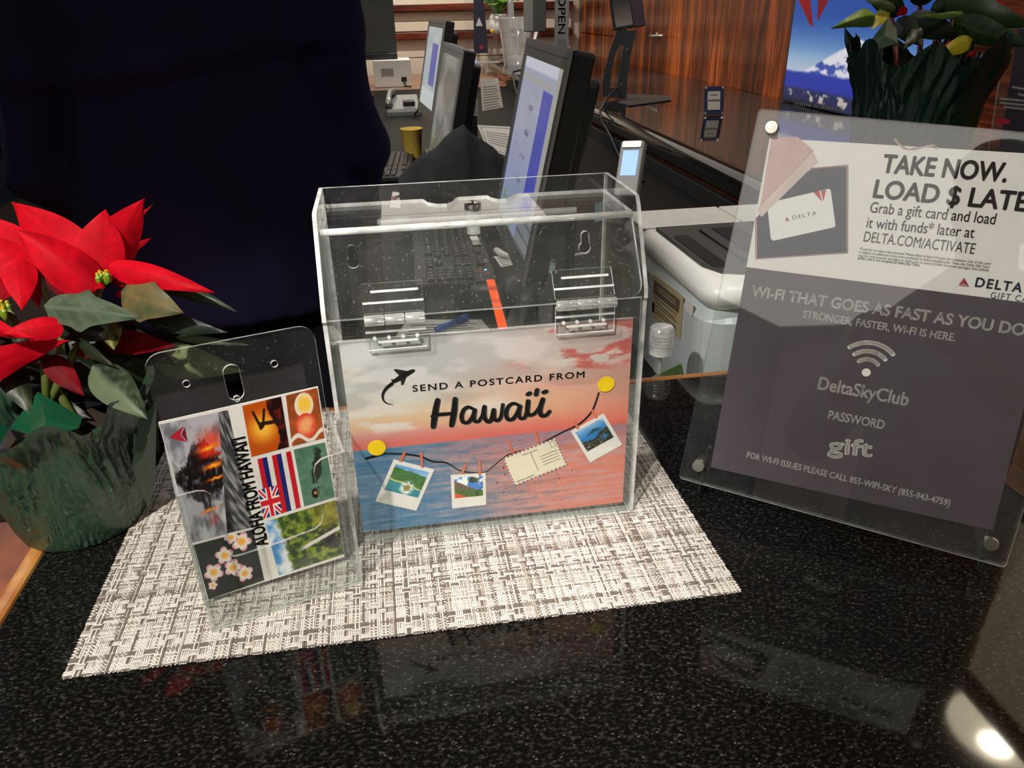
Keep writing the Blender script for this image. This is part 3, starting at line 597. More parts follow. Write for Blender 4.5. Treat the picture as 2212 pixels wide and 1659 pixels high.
def picture(name, corners, fn, m='paper_white', rim=(.09, .30)):
    q = [Vector(zq(*p)) for p in corners]     # BL BR TR TL
    o = flat(name, [[v[:] for v in q]], .0004, m, po)
    bl = lambda u, v: (q[0]*(1-u)*(1-v)+q[1]*u*(1-v)+q[2]*u*v+q[3]*(1-u)*v)[:]
    r, bt = rim; paint_quad('photo', [bl(r, bt), bl(1-r, bt), bl(1-r, 1-r), bl(r, 1-r)], .00045, 70, 60, fn, o, 'print_matte'); return o, bl
def f1(U, V):
    n = fbm(U*6, V*6, 3); n2 = fbm(U*22, V*22, 6); hill = V+.12*(n-.5)+.25*U*.8; c = mixc(C(40, 120, 150), C(30, 150, 150), n); c = mixc(c, C(52, 110, 44)*(.7+.6*n2[..., None]), sm(.47, .5, hill-.0)*1.0)
    c = mixc(c, C(226, 206, 120), sm(.44, .47, hill)*(1-sm(.49, .52, hill))); r = np.hypot((U-.58)*1.2, V-.28+.05*n); c = mixc(c, C(235, 240, 235), sm(.3, .2, r+.25*(n2-.5))*sm(.3, .5, n2)); c = mixc(c, C(150, 130, 60), sm(.13, .1, r))
    return mixc(c, mixc(C(70, 140, 210), C(170, 205, 235), n), sm(.88, .92, V+.1*(n-.5)+.1*U))
def f2(U, V):
    n = fbm(U*5, V*5, 13); n2 = fbm(U*20, V*20, 16); c = mixc(C(60, 130, 210), C(240, 244, 248), sm(.45, .6, n)); c = mixc(c, C(110, 100, 80)*(.7+.5*n2[..., None]), sm(.02, -.02, V-.85+.65*U))
    c = mixc(c, C(70, 110, 40)*(.6+.7*n2[..., None]), sm(.02, -.02, V-.42+.12*U)); c = mixc(c, C(214, 84, 40), sm(.03, -.03, V-.28+.6*U)); tr = np.abs(U-.9+.12*np.sin(V*9)); c = mixc(c, C(50, 40, 34), sm(.03, .015, tr)*(V < .75))
    return mixc(c, C(34, 60, 30), sm(.22, .1, np.hypot((U-.68), (V-.85)*1.2)+.25*(n2-.5)))
def f3(U, V):
    n = fbm(U*5, V*5, 33); n2 = fbm(U*24, V*24, 36); c = mixc(C(70, 140, 205), C(200, 220, 236), n*sm(.7, 1, V)); c = mixc(c, C(36, 74, 90), sm(.03, -.03, V-.78+.5*np.abs(U-.55))); c = mixc(c, C(40, 120, 190), sm(.02, -.02, V-.62))
    return mixc(c, mixc(C(22, 34, 24), C(150, 140, 120), sm(.5, .75, n2)), sm(.05, -.05, V-.40-.2*n+.1*np.sin(U*5))*(1-.9*np.exp(-((U-.75)/.15)**2-((V-.25)/.1)**2)))
picture('instant_photo', ((340, 1298), (612, 1360), (732, 1085), (462, 1018)), f1); picture('instant_photo', ((850, 1346), (1076, 1320), (1072, 1108), (840, 1122)), f2); picture('instant_photo', ((1765, 1040), (1978, 922), (1855, 714), (1635, 832)), f3)
o, bl = picture('printed_postcard', ((1265, 1195), (1612, 1058), (1530, 878), (1186, 1010)), lambda U, V: np.ones(U.shape+(3,))*C(226, 218, 194), 'old_paper', (.03, .04))
for k in range(13):
    for v in (-.0, 1.0):
        flat('airmail_edge', [[bl(k/13, v), bl((k+.5)/13, v), bl((k+.5)/13, v+.04*(1 if v == 0 else -1)), bl(k/13, v+.04*(1 if v == 0 else -1))]], .0005, 'airmail_red' if k % 2 else 'airmail_blue', o)
ed = MB(); 
for k in range(9):
    for u in (0, .985): ed.add([Vector((*bl(u+a, (k+b)/9), .0005)) for a, b in ((0, 0), (.02, 0), (.02, .5), (0, .5))], [(0, 1, 2, 3)], k % 2)
ed.build('airmail_edge', ('airmail_red', 'airmail_blue'), o)
text('lettering', 'POSTCARD', zq(1320, 993), zq(1415, 957), .0010, .0006, 'ink_black', o, bold=.02, sp=1.2)
flat('ruled_line', [[bl(.49, .2), bl(.50, .2), bl(.50, .85), bl(.49, .85)]]+[[bl(.62, v), bl(.95, v), bl(.95, v+.015), bl(.62, v+.015)] for v in (.30, .40, .50, .60)]+[[bl(.06, .1), bl(.4, .1), bl(.4, .12), bl(.06, .12)]], .0006, 'ink_grey', o)
flat('stamp_frame', stroke([bl(.88, .75), bl(.96, .75), bl(.96, .93), bl(.88, .93), bl(.88, .75)], .0003, sub=1), .0006, 'ink_grey', o)
for a, c in (((538, 965), (505, 1034)), ((642, 970), (652, 1072)), ((943, 1048), (912, 1115)), ((1030, 1024), (1034, 1125)), ((1218, 888), (1252, 976)), ((1395, 818), (1422, 910)), ((1655, 757), (1685, 815)), ((1775, 690), (1808, 745))):
    pa, pc = Vector(zq(*a)), Vector(zq(*c)); d = (pc-pa).normalized(); s_ = Vector((-d.y, d.x))*.0010
    flat('clothes_peg', [[(pa-s_)[:], (pa+s_)[:], (pc+s_)[:], (pc-s_)[:]]], .0007, 'peg_wood', po)
for cx, cy, r in ((350, 941, 61), (1870, 519, 55)):
    c0 = zq(cx, cy); rr = abs(zq(cx+r, cy)[0]-c0[0]); flat('map_pin', [circle(c0[0], c0[1], rr, 28)], .0008, 'ball_yellow', po)
pe = MB()
for k in range(26):
    u, v = (random.choice([.3+.25*random.random(), .5+.35*random.random()]), .13+.2*random.random()); r = .0006+.0007*random.random()
    x, y = u*PW, v*PH; pe.add([Vector((x-r*.5, y-r, .0003)), Vector((x+r*.5, y-r, .0003)), Vector((x+r*.4, y+r*.6, .0003)), Vector((x, y+r*1.6, .0003)), Vector((x-r*.4, y+r*.6, .0003))], [(0, 1, 2, 3, 4)], k % 3)
pe.build('swimmers', ('ink_navy', 'brown_print', 'ink_red_dark'), po, kind='stuff')

# ================================================================ brochure holder and postcard
HY = math.radians(17.3); e1 = Vector((math.cos(HY), math.sin(HY), 0)); nb = Vector((-math.sin(HY), math.cos(HY), 0)); HA = P(456, 1362, 2, .0020); HWd = .1095; HD = .036
hd = thing('brochure_holder', 'clear acrylic brochure holder with oval hang slot, on the front left of the placemat', 'brochure holder', HA+e1*HWd/2+nb*HD/2)
HF = frame(HA, e1, (0, 0, 1)); AH = ('acrylic_holder', 'acrylic_edge', 'acrylic_edge_bright')
hf = lambda x, y: on_frame(HF, x, y)
HB = frame(HA+nb*HD, e1, Vector((0, 0, 1))*math.cos(.05)+nb*math.sin(.05)); hb = lambda x, y: on_frame(HB, x, y)
sc = hb(505, 827); slot = [(sc[0]+.0055*math.cos(t), sc[1]+(.0075 if math.sin(t) > 0 else -.0075)*1.0+.0055*math.sin(t)) for t in np.radians(np.arange(0, 360, 20))]
holes = [slot]+[circle(*hb(*q), .0024, 12) for q in ((403, 830), (593, 787))]+[circle(*hb(512, 862), .0022, 12)]
wplate('back_panel', HB, rrect(0, 0, HWd, hb(350, 768)[1]+.002, .011, corners=(1, 1, 0, 0)), .0022, AH, hd, holes, z0=-.0022, hi=2)
U0 = hf(455, 1060)
fo = [(0, .0), (HWd, .0), (HWd, hf(735, 975)[1])]+[hf(x, y) for x, y in ((712, 982), (692, 990), (680, 1002), (677, 1018), (690, 1080), (697, 1110), (693, 1128), (680, 1140), (600, 1170), (520, 1196), (505, 1199), (492, 1196), (484, 1184), (472, 1130), (462, 1082), (456, 1066), (442, 1058), (425, 1058))]+[(0, hf(384, 1068)[1])]
wplate('front_panel', HF, fo, .0022, AH, hd)
SD = frame(HA, nb, (0, 0, 1)); zt = hf(384, 1068)[1]
for off in (0, HWd-.0022): wplate('side_panel', frame(HA+e1*off, nb, (0, 0, 1)), [(0.0005, 0), (HD-.0025, 0), (HD-.001, zt+.018), (.0005, zt)], .0022, AH, hd)
wplate('base_panel', frame(HA, e1, nb), [(.0024, .0005), (HWd-.0024, .0005), (HWd-.0024, HD-.0025), (.0024, HD-.0025)], .0022, AH, hd)
CY_ = math.radians(16.33); CM = frame((-.2207, -.051, .0062), (math.cos(CY_), math.sin(CY_), .012), (0.012, -.033, .999)); CWd, CHt = .1016, .1524
cd = MB().plate([(0, 0), (CWd, 0), (CWd, CHt), (0, CHt)], .0005, z0=-.0006, mi=0, ei=0).build('photo_postcard', 'paper_white'); cd.matrix_world = CM
tag(cd, 'collage postcard with lava, flag, sunset and flowers, upright in the brochure holder', 'postcard')
cc = lambda x, y: on_frame(CM, 290+x/2.3692, 680+y/2.3692)
def clampc(p): return (min(max(p[0], .0003), CWd-.0003), min(max(p[1], .0003), CHt-.0003))
def cq(*pts): return [clampc(cc(*p)) for p in pts]
def lava(U, V):
    n = fbm(U*5, V*7, 51, 6); n2 = fbm(U*16, V*20, 55, 5); c = mixc(C(178, 180, 188), C(108, 110, 118), sm(.45, .75, n)); c = mixc(c, C(226, 70, 50), np.exp(-((U-.82)/.22)**2-((V-.80)/.08)**2)*.9)
    rock = sm(.34, .46, 1-np.abs(V-.53)*2.0-np.abs(U-.60)*.9+.4*(n2-.5)); c = mixc(c, mixc(C(22, 16, 18), C(86, 84, 92), sm(.5, .75, n2)), rock); c = mixc(c, C(206, 40, 20), rock*sm(.05, .0, np.abs(V-.72-.05*n2)-.05)*sm(.45, .7, U))
    hot = 0
    for a, b, s in ((.75, .745, .022), (.82, .60, .022), (.86, .49, .012), (.62, .24, .014)): hot = hot+np.exp(-((U-a)/.2)**2-((V-b-.06*(U-a)+.03*(n2-.5))/s)**2)
    c = mixc(c, C(250, 110, 20), np.clip(hot*1.2, 0, 1)); c = mixc(c, C(255, 214, 60), np.clip(hot*1.6-.9, 0, 1)); c = mixc(c, C(196, 60, 60), .6*np.exp(-((U-.68)/.12)**2-((V-.15)/.05)**2)); return mixc(c, C(190, 196, 206), sm(.5, .7, fbm(U*7, V*3, 59))*sm(.45, .3, V)*.8)
paint_quad('lava_picture', cq((300, 1165), (475, 1118), (432, 497), (121, 563)), .00012, 110, 190, lava, cd, 'print_card')
paint_quad('rock_picture', cq((475, 1118), (612, 1084), (478, 487), (430, 497)), .00012, 50, 170, lambda U, V: mixc(C(52, 54, 58), C(150, 152, 152), sm(.35, .75, fbm(U*4+V*2, V*26+U*9, 61, 6)))*(1-.5*(sm(.3, .1, U)*sm(.5, .3, V))[..., None]), cd, 'print_card')
def frang(U, V):
    n = fbm(U*12, V*12, 71, 6); c = mixc(C(26, 34, 32), C(44, 52, 50), n)
    for a, b, r, rt in ((.77, .84, .19, .2), (.44, .68, .17, 1.0), (.20, .44, .18, .5), (.53, .42, .17, 1.4), (.70, .25, .17, .9), (.13, .22, .09, .1), (.62, .96, .13, .7)):
        x = (U-a)*1.0; y = (V-b)*1.0; rr = np.hypot(x, y)/r; th = np.arctan2(y, x)+rt; pet = .62+.38*np.abs(np.cos(th*2.5)); m = sm(1.0, .9, rr/pet)
        pc = mixc(C(250, 178, 60), C(244, 232, 226), sm(.15, .5, rr)); pc = mixc(pc, C(226, 120, 140), sm(.6, .95, rr/pet)*(.5+.5*np.sin(th*5+1))*.9); c = mixc(c, pc, m)
    return c
paint_quad('frangipani_picture', cq((372, 1466), (665, 1358), (606, 1098), (304, 1178)), .00012, 130, 110, frang, cd, 'print_card')
def sunset(U, V):
    r = np.hypot((U-.42), (V-.5)*1.3); c = mixc(C(252, 190, 60), C(190, 80, 14), sm(.05, .55, r)); n = fbm(U*9, V*12, 81); tree = sm(.02, -.02, .66+.1*np.sin(V*5)+.08*n-U); c = mixc(c, mixc(C(30, 12, 10), C(110, 30, 20), sm(.45, .8, n)), tree)
    return mixc(c, C(44, 22, 18), np.maximum.reduce([sm(.045, .03, np.abs(V-.58+.06*(U-.4)-.0))*sm(.3, .33, U), sm(.04, .028, np.abs(U-.45-.3*(V-.6)))*(V > .5)*(V < .85), sm(.04, .028, np.abs(U-.33+.4*(V-.6)))*(V > .55)*(V < .85), sm(.06, .045, np.hypot(U-.37, V-.52))]))
paint_quad('sunset_picture', cq((600, 727), (792, 675), (750, 418), (552, 466)), .00012, 70, 80, sunset, cd, 'print_card')
def tulip(U, V):
    n = fbm(U*7, V*7, 91); c = mixc(C(206, 96, 40), C(110, 60, 30), n)
    for a, b, r, c0, c1 in ((.52, .74, .3, C(248, 200, 70), C(240, 226, 200)), (.50, .33, .32, C(246, 170, 110), C(222, 70, 50))):
        d = np.hypot(U-a, (V-b)*1.25)/r; c = mixc(c, mixc(c0, c1, sm(.3, 1, d+.5*(n-.5))), sm(1.02, .95, d))
    return mixc(c, C(236, 226, 214), sm(.06, .03, np.abs(V-.08*np.sin(U*8)-.1)))
paint_quad('tulip_picture', cq((808, 672), (972, 630), (935, 374), (775, 413)), .00012, 60, 80, tulip, cd, 'print_card')
W0 = C(238, 236, 232)
def flag(U, V):
    # the flag lies on its side: stripes run up the picture
    k = np.clip(np.floor(U*8), 0, 7).astype(int); pal = np.array([W0, C(206, 24, 40), C(24, 36, 110), W0, C(206, 24, 40), C(24, 36, 110), W0, C(206, 24, 40)]); c = pal[k]*(.88+.12*fbm(U*4, V*5, 7))[..., None]
    m = (U < .5) & (V < .5); u = U*2; v = V*2; d1 = np.abs(u-v)/1.41; d2 = np.abs(u+v-1)/1.41; j = np.ones(U.shape+(3,))*C(26, 36, 104); dd = np.minimum(d1, d2); j = mixc(j, W0, sm(.11, .09, dd)); j = mixc(j, C(206, 24, 40), sm(.05, .035, dd)); cr = np.minimum(np.abs(u-.5), np.abs(v-.5)); j = mixc(j, W0, sm(.17, .15, cr)); j = mixc(j, C(206, 24, 40), sm(.1, .085, cr)); return np.where(m[..., None], j, c)
paint_quad('flag_picture', cq((662, 1043), (852, 985), (800, 697), (604, 745)), .00012, 90, 100, flag, cd, 'print_card')
def turtle(U, V):
    n = fbm(U*5, V*16, 101, 5); c = mixc(C(60, 104, 84), C(112, 150, 124), n); d = np.hypot((U-.62+.1*np.sin(V*5))/.16, (V-.62)/.33); c = mixc(c, C(40, 50, 44), sm(1.1, .8, d+.7*(n-.5))); d = np.hypot((U-.42)/.12, (V-.17)/.09); return mixc(c, mixc(C(30, 24, 20), C(190, 160, 90), sm(.6, .2, d)*sm(.45, .6, n)), sm(1.1, .9, d))
paint_quad('turtle_picture', cq((870, 980), (1026, 932), (975, 652), (815, 690)), .00012, 60, 90, turtle, cd, 'print_card')
def hills(U, V):
    n = fbm(U*14, V*14, 111, 6); n0 = fbm(U*4, V*4, 113); c = mixc(C(70, 140, 206), C(230, 236, 240), sm(.35, .65, n0+.2*(1-V))); g = mixc(C(40, 66, 20), C(132, 152, 48), sm(.35, .7, n)); g = mixc(g, C(176, 150, 60), sm(.55, .8, U)*sm(.4, .7, V)*.5); c = mixc(c, g, sm(.18, .24, U+.12*(n-.5)+.05*V)); c = mixc(c, C(40, 34, 40), sm(.2, .1, np.hypot((U-.86), (V-.32)*.8)+.3*(n-.5)))
    return mixc(c, C(228, 224, 220), sm(.05, .02, np.abs(V-.42-.28*(U-.7)))*sm(.3, .5, U))
paint_quad('hills_picture', cq((740, 1332), (1078, 1222), (1035, 945), (668, 1060)), .00012, 120, 100, hills, cd, 'print_card')
text('lettering', "ALOHA FROM HAWAI'I", clampc(cc(684, 1172)), clampc(cc(566, 622)), .0088, .0003, 'ink_black', cd, bold=.03, sp=1.0)
flat('wing_emblem', [cq((178, 628), (252, 568), (232, 612)), cq((178, 628), (232, 612), (268, 650))], .0003, 'ink_red', cd); flat('wing_emblem', [cq((258, 575), (272, 648), (240, 612))], .0003, 'ink_red_dark', cd)
# ================================================================ upright sign in its acrylic frame
sy_, st_ = math.radians(-34.12), math.radians(18.1); se = Vector((math.cos(sy_), math.sin(sy_), 0)); sn = Vector((-math.sin(sy_), math.cos(sy_), 0)); su = Vector((0, 0, 1))*math.cos(st_)+sn*math.sin(st_)
rl = math.radians(-.69); SA = se*math.cos(rl)+su*math.sin(rl); SB = su*math.cos(rl)-se*math.sin(rl)
KS = .976; SM = frame(tuple(CAM+(np.array((.1935, .0186, .0244))-CAM)*KS), SA, SB); SW_, SH_ = .2159*KS, .2794*KS      # lower left corner of the sheet, local z towards the viewer
FM = frame(SM @ Vector((-.0180, -.0190, 0)), (SM @ Vector((.2310, -.0245, 0)))-(SM @ Vector((-.0235, -.0140, 0))), SB)
fx = lambda x, y, o=0: on_frame(FM, x, y, o)
FW, FH = .2545*KS, fx(1638, 236)[1]
sg = thing('sign_frame', 'clear acrylic sign frame with silver corner screws tilted back on black feet', 'sign holder', (FM @ Vector((FW/2, 0, 0))))
x00 = fx(1468, 1031)[0]
wplate('front_sheet', FM, rrect(x00, fx(1468, 1031)[1], x00+FW, FH, .003, 3), .0028, ('acrylic_sign', 'acrylic_edge', 'acrylic_edge'), sg, z0=.0010)
wplate('back_sheet', FM, rrect(x00, fx(1468, 1031)[1], x00+FW, FH, .003, 3), .0028, ('acrylic_thin', 'acrylic_edge_dim'), sg, z0=-.0042)
f0 = fx(1668, 278); f1_ = fx(1511, 1003); f2_ = fx(2138, 1170); f3_ = (f0[0]+f2_[0]-f1_[0], f0[1]+f2_[1]-f1_[1])
for u, v in (f0, f1_, f2_, f3_):
    s = MB().lathe([(.0030, -.006), (.0030, .0035)], FM @ Vector((u, v, 0)), 12, axis=FM.col[2][:3]).build('standoff', 'frosted', sg, wpos=True, smooth=False); auto(s)
    h = MB().lathe([(.0048, .0038), (.0052, .0044), (.0052, .0066), (.0047, .0073), (.0005, .0074)], FM @ Vector((u, v, 0)), 20, axis=FM.col[2][:3]).build('screw_cap', 'nickel', s, wpos=True); auto(h)
sgm = world(sg)
for u in (.012, .228):
    a = FM @ Vector((u+x00*0, .0, -.0048)); b = MB(); bk = sn
    p1 = FM @ Vector((u, .035, -.0075)); p0 = FM @ Vector((u, -.004, -.0075)); ft = Vector((p0.x, p0.y, .0032)); fb = ft+sn*.085; fb.z = .0032
    b.tube([p1, p0, ft+Vector((0, 0, .004)), ft+sn*.004, ft+sn*.04, fb], .0058, 8, flat=.32, up=se); o = b.build('foot', 'black_plastic', sg, wpos=True); auto(o, 50)
sh = MB().plate([(0, 0), (SW_, 0), (SW_, SH_), (0, SH_)], .0006, z0=-.0006, mi=0, ei=0).build('printed_sign', 'paper_white'); sh.matrix_world = SM
tag(sh, 'two-part printed sign, gift card offer above a purple-grey wi-fi password notice', 'sign')
z = .00012
flat('print_area', [[(0, 0), (SW_, 0), (SW_, .1742*KS), (0, .1750*KS)]], z, 'sheet_navy', sh)
s_ = lambda x, y: on_frame(SM, x, y)
sq7 = lambda x, y: s_(1540+x/3.2917, 220+y/3.2917)     # enlargement coordinates
sq8 = lambda x, y: s_(1440+x/2.5142, 600+y/2.5142)
def T(s, a, b, cap, m='ink_black', bold=.02, sp=1, fn=sq7, off=.0004): return text('lettering', s, fn(*a), fn(*b), cap, off, m, sh, bold=bold, sp=sp)
T('TAKE NOW.', (1198, 500), (2078, 570), .0128, 'ink_black', .035); T('LOAD $ LATER', (1138, 678), (2345, 790), .0128, 'ink_black', .035)
T('Grab a gift card and load', (1112, 785), (2002, 872), .0078, 'ink_black', .004); T('it with funds* later at', (1088, 893), (1852, 968), .0078, 'ink_black', .004); T('DELTA.COM/ACTIVATE', (1068, 992), (1855, 1082), .0076, 'ink_black', .0)
for i, (t_, a, b_) in enumerate((('*Card has no value until activated. Please allow at least 24 hours for activation. Use of this card', (1042, 1052), (1970, 1160)), ('is subject to additional terms and conditions at delta.com/giftcards. Note, the Delta Gift Card', (1038, 1075), (1962, 1184)),
        ('may be used towards any flight on delta.com or toward Delta Vacations packages that include', (1034, 1099), (1958, 1206)), ('airfare, but is not accepted at Delta Sky Clubs.', (1028, 1118), (1470, 1170)))): T(t_, a, b_, .0019, 'ink_black', .012)
T('DELTA', (1862, 1313), (2190, 1356), .0066, 'ink_navy', .03, 1.2); T('GIFT CARD', (1970, 1395), (2330, 1438), .0045, 'ink_navy', .0, 1.2)
def wing(px0, fn, k=1.0, red='ink_red', dark='ink_red_dark', off=.0004):
    """two-tone wing emblem: px0 = (left foot, right foot, apex)"""
    L_, R_, A_ = (Vector(fn(*p)) for p in px0); m = (L_+R_)/2+(A_-(L_+R_)/2)*.28; g = (A_-L_)*.0
    flat('wing_emblem', [[L_[:], m[:], A_[:]]], off, red, sh); flat('wing_emblem', [[(R_)[:], A_[:], m[:]]], off+.00002, dark, sh); q = (A_-(L_+R_)/2)*.14
    flat('wing_emblem', [[L_[:], R_[:], (m-q)[:]]], off+.00004, red, sh)
wing(((1745, 1305), (1822, 1314), (1785, 1250)), sq7)
# gift box picture
pl7 = lambda pts: [sq7(*p) for p in pts]
flat('box_shadow', [pl7(((300, 835), (960, 452), (962, 1075), (300, 1118)))], .00014, 'gift_red_side', sh)
flat('gift_box', [pl7(((312, 822), (440, 690), (700, 478), (950, 460), (950, 1068), (314, 1112)))], .00018, 'gift_navy', sh)
flat('card_rim', stroke([sq7(*p) for p in ((306, 825), (306, 1116), (956, 1073), (958, 452), (700, 474))], .0009, sub=1), .00022, 'card_rule', sh)
flat('gift_card', [pl7(((385, 720), (825, 618), (838, 628), (872, 880), (862, 892), (430, 988), (412, 975)))], .00028, 'card_white', sh)
flat('box_lid', [pl7(((345, 700), (415, 255), (600, 248), (715, 345), (330, 745)))], .00032, 'gift_red', sh); flat('box_lid_side', [pl7(((315, 768), (712, 352), (745, 425), (345, 820)))], .00034, 'gift_red_side', sh)
T('DELTA', (568, 838), (738, 802), .0030, 'ink_navy', .0, 1.3); wing(((512, 850), (546, 846), (525, 820)), sq7)
flat('wing_emblem', [pl7(((712, 640), (758, 636), (776, 712))), pl7(((768, 632), (806, 626), (784, 708)))], .0004, 'ink_red', sh)
flat('smudge', stroke([sq7(*p) for p in ((1290, 262), (1320, 300), (1380, 335), (1450, 330), (1560, 312), (1590, 330))], .0016, lambda t: .4+.8*abs(math.sin(t*14)), sub=4), .00036, 'gift_red_side', sh)
W_ = 'ink_white'
T('WI-FI THAT GOES AS FAST AS YOU DO.', (460, 98), (1960, 318), .0082, W_, .028, fn=sq8); T('STRONGER, FASTER, WI-FI IS HERE.', (738, 215), (1565, 345), .0056, W_, .022, fn=sq8)
T('DeltaSkyClub', (820, 603), (1306, 695), .0098, W_, .020, fn=sq8); T('PASSWORD', (876, 765), (1178, 822), .0068, W_, .02, fn=sq8); T('gift', (876, 945), (1112, 972), .0125, W_, .04, fn=sq8); T('FOR WI-FI ISSUES PLEASE CALL 855-WIFI-SKY (855-943-4759)', (434, 975), (1535, 1240), .0050, W_, .02, fn=sq8)
c0 = Vector(sq8(1084, 514)); flat('wifi_emblem', [circle(c0.x, c0.y, .0032, 20)], .0004, W_, sh)
for r in (.0098, .0162, .0228): flat('wifi_emblem', [q for q in stroke([(c0.x+r*math.cos(t), c0.y+.0005+r*math.sin(t)) for t in np.radians(np.arange(47, 134, 5))], .0034, sub=2)][:-0 or None], .0004, W_, sh)

# ================================================================ poinsettias
def leaf(parent, b, t, wd, roll=0, arch=.12, fold=.25, col=(200, 16, 36), col2=None, m='bract', name='leaf', lobes=0, d=.6, twist=0, tip=None, vein=None, und=.01, base_w=.05, side_col=None, **kw):
    """b, t: (px,py,depth) of base and tip; wd in pixels at that depth"""
    B = at(*b); Tt = at(*t); L_ = (Tt-B).length; ax = (Tt-B).normalized(); mid = (B+Tt)/2; vw = (Vector(CAM)-mid).normalized()
    sd = ax.cross(vw)
    if sd.length < .05: sd = ax.orthogonal()
    sd.normalize(); n = sd.cross(ax); n = n if n.dot(vw) > 0 else -n
    q = Matrix.Rotation(math.radians(roll), 3, ax); sd = q @ sd; n = q @ n; W2 = 1.22*wd*((b[2]+t[2])/2)/CF/2
    nx, ny = 11, 22; V, U = np.meshgrid(np.linspace(0, 1, ny), np.linspace(-1, 1, nx), indexing='ij')
    prof = np.power(np.clip(V, 0, 1), .55)*np.power(np.clip(1-V, 0, 1), 1.12)*2.13; prof = prof*(1+lobes*np.exp(-((V-.42)/.07)**2)); prof = base_w*(1-V)+prof*(1-base_w)
    ph = random.random()*6; seed = random.randrange(200)
    x = U*prof; h = -fold*np.abs(U)**1.3*prof*W2*2*.5 + arch*L_*np.sin(PI*V) + und*L_*np.sin(V*13+ph+U*2)*np.abs(U) + .012*L_*np.abs(np.sin(V*24-np.abs(U)*3))*(1-np.abs(U))*np.abs(U)*2
    curl = twist*V; cx, sx_ = np.cos(curl), np.sin(curl); xs = x*W2; X = xs*cx-h*0; Hh = h+xs*sx_
    tipb = 0 if tip is None else tip*L_*V**4
    pts = np.array(B)+V[..., None]*np.array(ax)*L_+X[..., None]*np.array(sd)+(Hh+tipb)[..., None]*np.array(n)
    c1 = np.array(col)/255.; c2 = np.array(col2 if col2 else [k*.80 for k in col])/255.
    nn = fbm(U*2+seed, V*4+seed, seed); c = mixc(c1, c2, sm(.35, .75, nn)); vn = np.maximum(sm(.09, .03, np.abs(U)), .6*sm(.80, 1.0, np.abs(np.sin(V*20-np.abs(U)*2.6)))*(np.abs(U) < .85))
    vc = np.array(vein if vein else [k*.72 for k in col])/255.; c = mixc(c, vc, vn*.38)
    if side_col is not None: c = mixc(c, np.array(side_col)/255., sm(.0, .15, U))
    return grid_mesh(name, pts-np.array(world(parent).translation), c, nx, ny, m, parent, smooth=True, **kw)
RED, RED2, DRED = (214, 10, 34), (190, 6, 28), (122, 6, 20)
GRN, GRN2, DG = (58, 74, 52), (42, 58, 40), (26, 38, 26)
def foil(parent, cx, cy, r0, r1, H_, seed, m, nrise=9, name='foil_wrap', lean=0):
    """gathered plastic wrap: sharp irregular folds that fan out towards the rim, with fine crinkles"""
    n = 420; k = 64; a = np.linspace(0, 2*PI, n+1)[None, :]*np.ones((k, 1)); v = np.linspace(0, 1, k)[:, None]*np.ones((1, n+1)); ca, sa = np.cos(a), np.sin(a)
    def nz(f, g, sd): return fbm((ca+1.3)*f+7, (sa+1.7)*f+v*g+3, sd, 4)                 # seamless around the pot
    warp = nz(1.6, 1.2, seed)*5.5+v*.8*np.sin(a*2+seed); ph = a*23/(2*PI)+warp; ph2 = a*57/(2*PI)+nz(2.6, 3.5, seed+4)*7
    tri = lambda p: np.abs((p % 1)-.5)*2
    f1 = tri(ph)**1.6; f2 = tri(ph2)**1.3; mask = sm(.38, .62, nz(1.3, 1.0, seed+9)); cr = np.abs(nz(9, 16, seed+11)-.5)*2; cr2 = np.abs(nz(22, 30, seed+13)-.5)*2
    top = 1+.14*np.sin(a*nrise/2+1+seed)**2+.10*(nz(2.2, 0, seed+2)-.3); s = r1/.075
    rr = r0+(r1-r0)*np.clip(v, 0, 1)**.75+s*(.0062*sm(.03, .8, v)*(f1-.5)*(.35+.65*mask)+.0016*(f2-.5)*(.3+.7*mask)-.0009*(cr-.2))+.010*s*sm(.78, 1, v)
    bulge = .004*s*np.sin(PI*v)*(nz(1.1, 1, seed+6)-.5)*2; rr = rr+bulge; rr[:, -1] = rr[:, 0]; top[:, -1] = top[:, 0]
    z = np.maximum(H_*v*(1+(top-1)*sm(.55, 1, v)), .0006); pts = np.stack([cx+rr*ca+lean*z, cy+rr*sa, z], -1)-np.array(world(parent).translation)
    o = grid_mesh(name, pts, np.ones((k, n+1, 3))*.5, n+1, k, m, parent, smooth=False); auto(o, 16); return o
PX, PY = -.347, .082
p1 = thing('poinsettia', 'red poinsettia in dark green foil at the left end of the counter', 'potted plant', (PX, PY, .0005))
foil(p1, PX, PY, .047, .070, .114, 3, 'foil_green')
MB().lathe([(.042, .002), (.046, .004), (.052, .085), (.050, .088), (.001, .088)], (PX, PY, 0), 24).build('pot', 'black_plastic', p1, wpos=True, smooth=False)
MB().lathe([(.049, .086), (.03, .0895), (.001, .090)], (PX, PY, 0), 20, caps=False).build('soil', 'soil', p1, wpos=True)
def foil_tip(parent, pts, m='foil_bright'):
    vs = [at(*q) for q in pts]; c = sum(vs, Vector())/len(vs)+Vector((0, -.006, .004)); b = MB(); b.add([c]+vs, [(0, i+1, (i+1) % len(vs)+1) for i in range(len(vs))]); return b.build('foil_corner', m, parent, wpos=True)
foil_tip(p1, [(20, 925, .585), (82, 846, .60), (178, 902, .60), (170, 925, .59), (90, 945, .575)]); foil_tip(p1, [(285, 1010, .60), (300, 905, .61), (338, 870, .62), (336, 1040, .63), (322, 1100, .63)], 'foil_green')
foil_tip(p1, [(0, 905, .58), (-60, 880, .58), (20, 925, .58), (0, 960, .58)])
heads = [at(222, 604, .590), at(14, 672, .575), at(60, 560, .66), at(-60, 740, .60)]
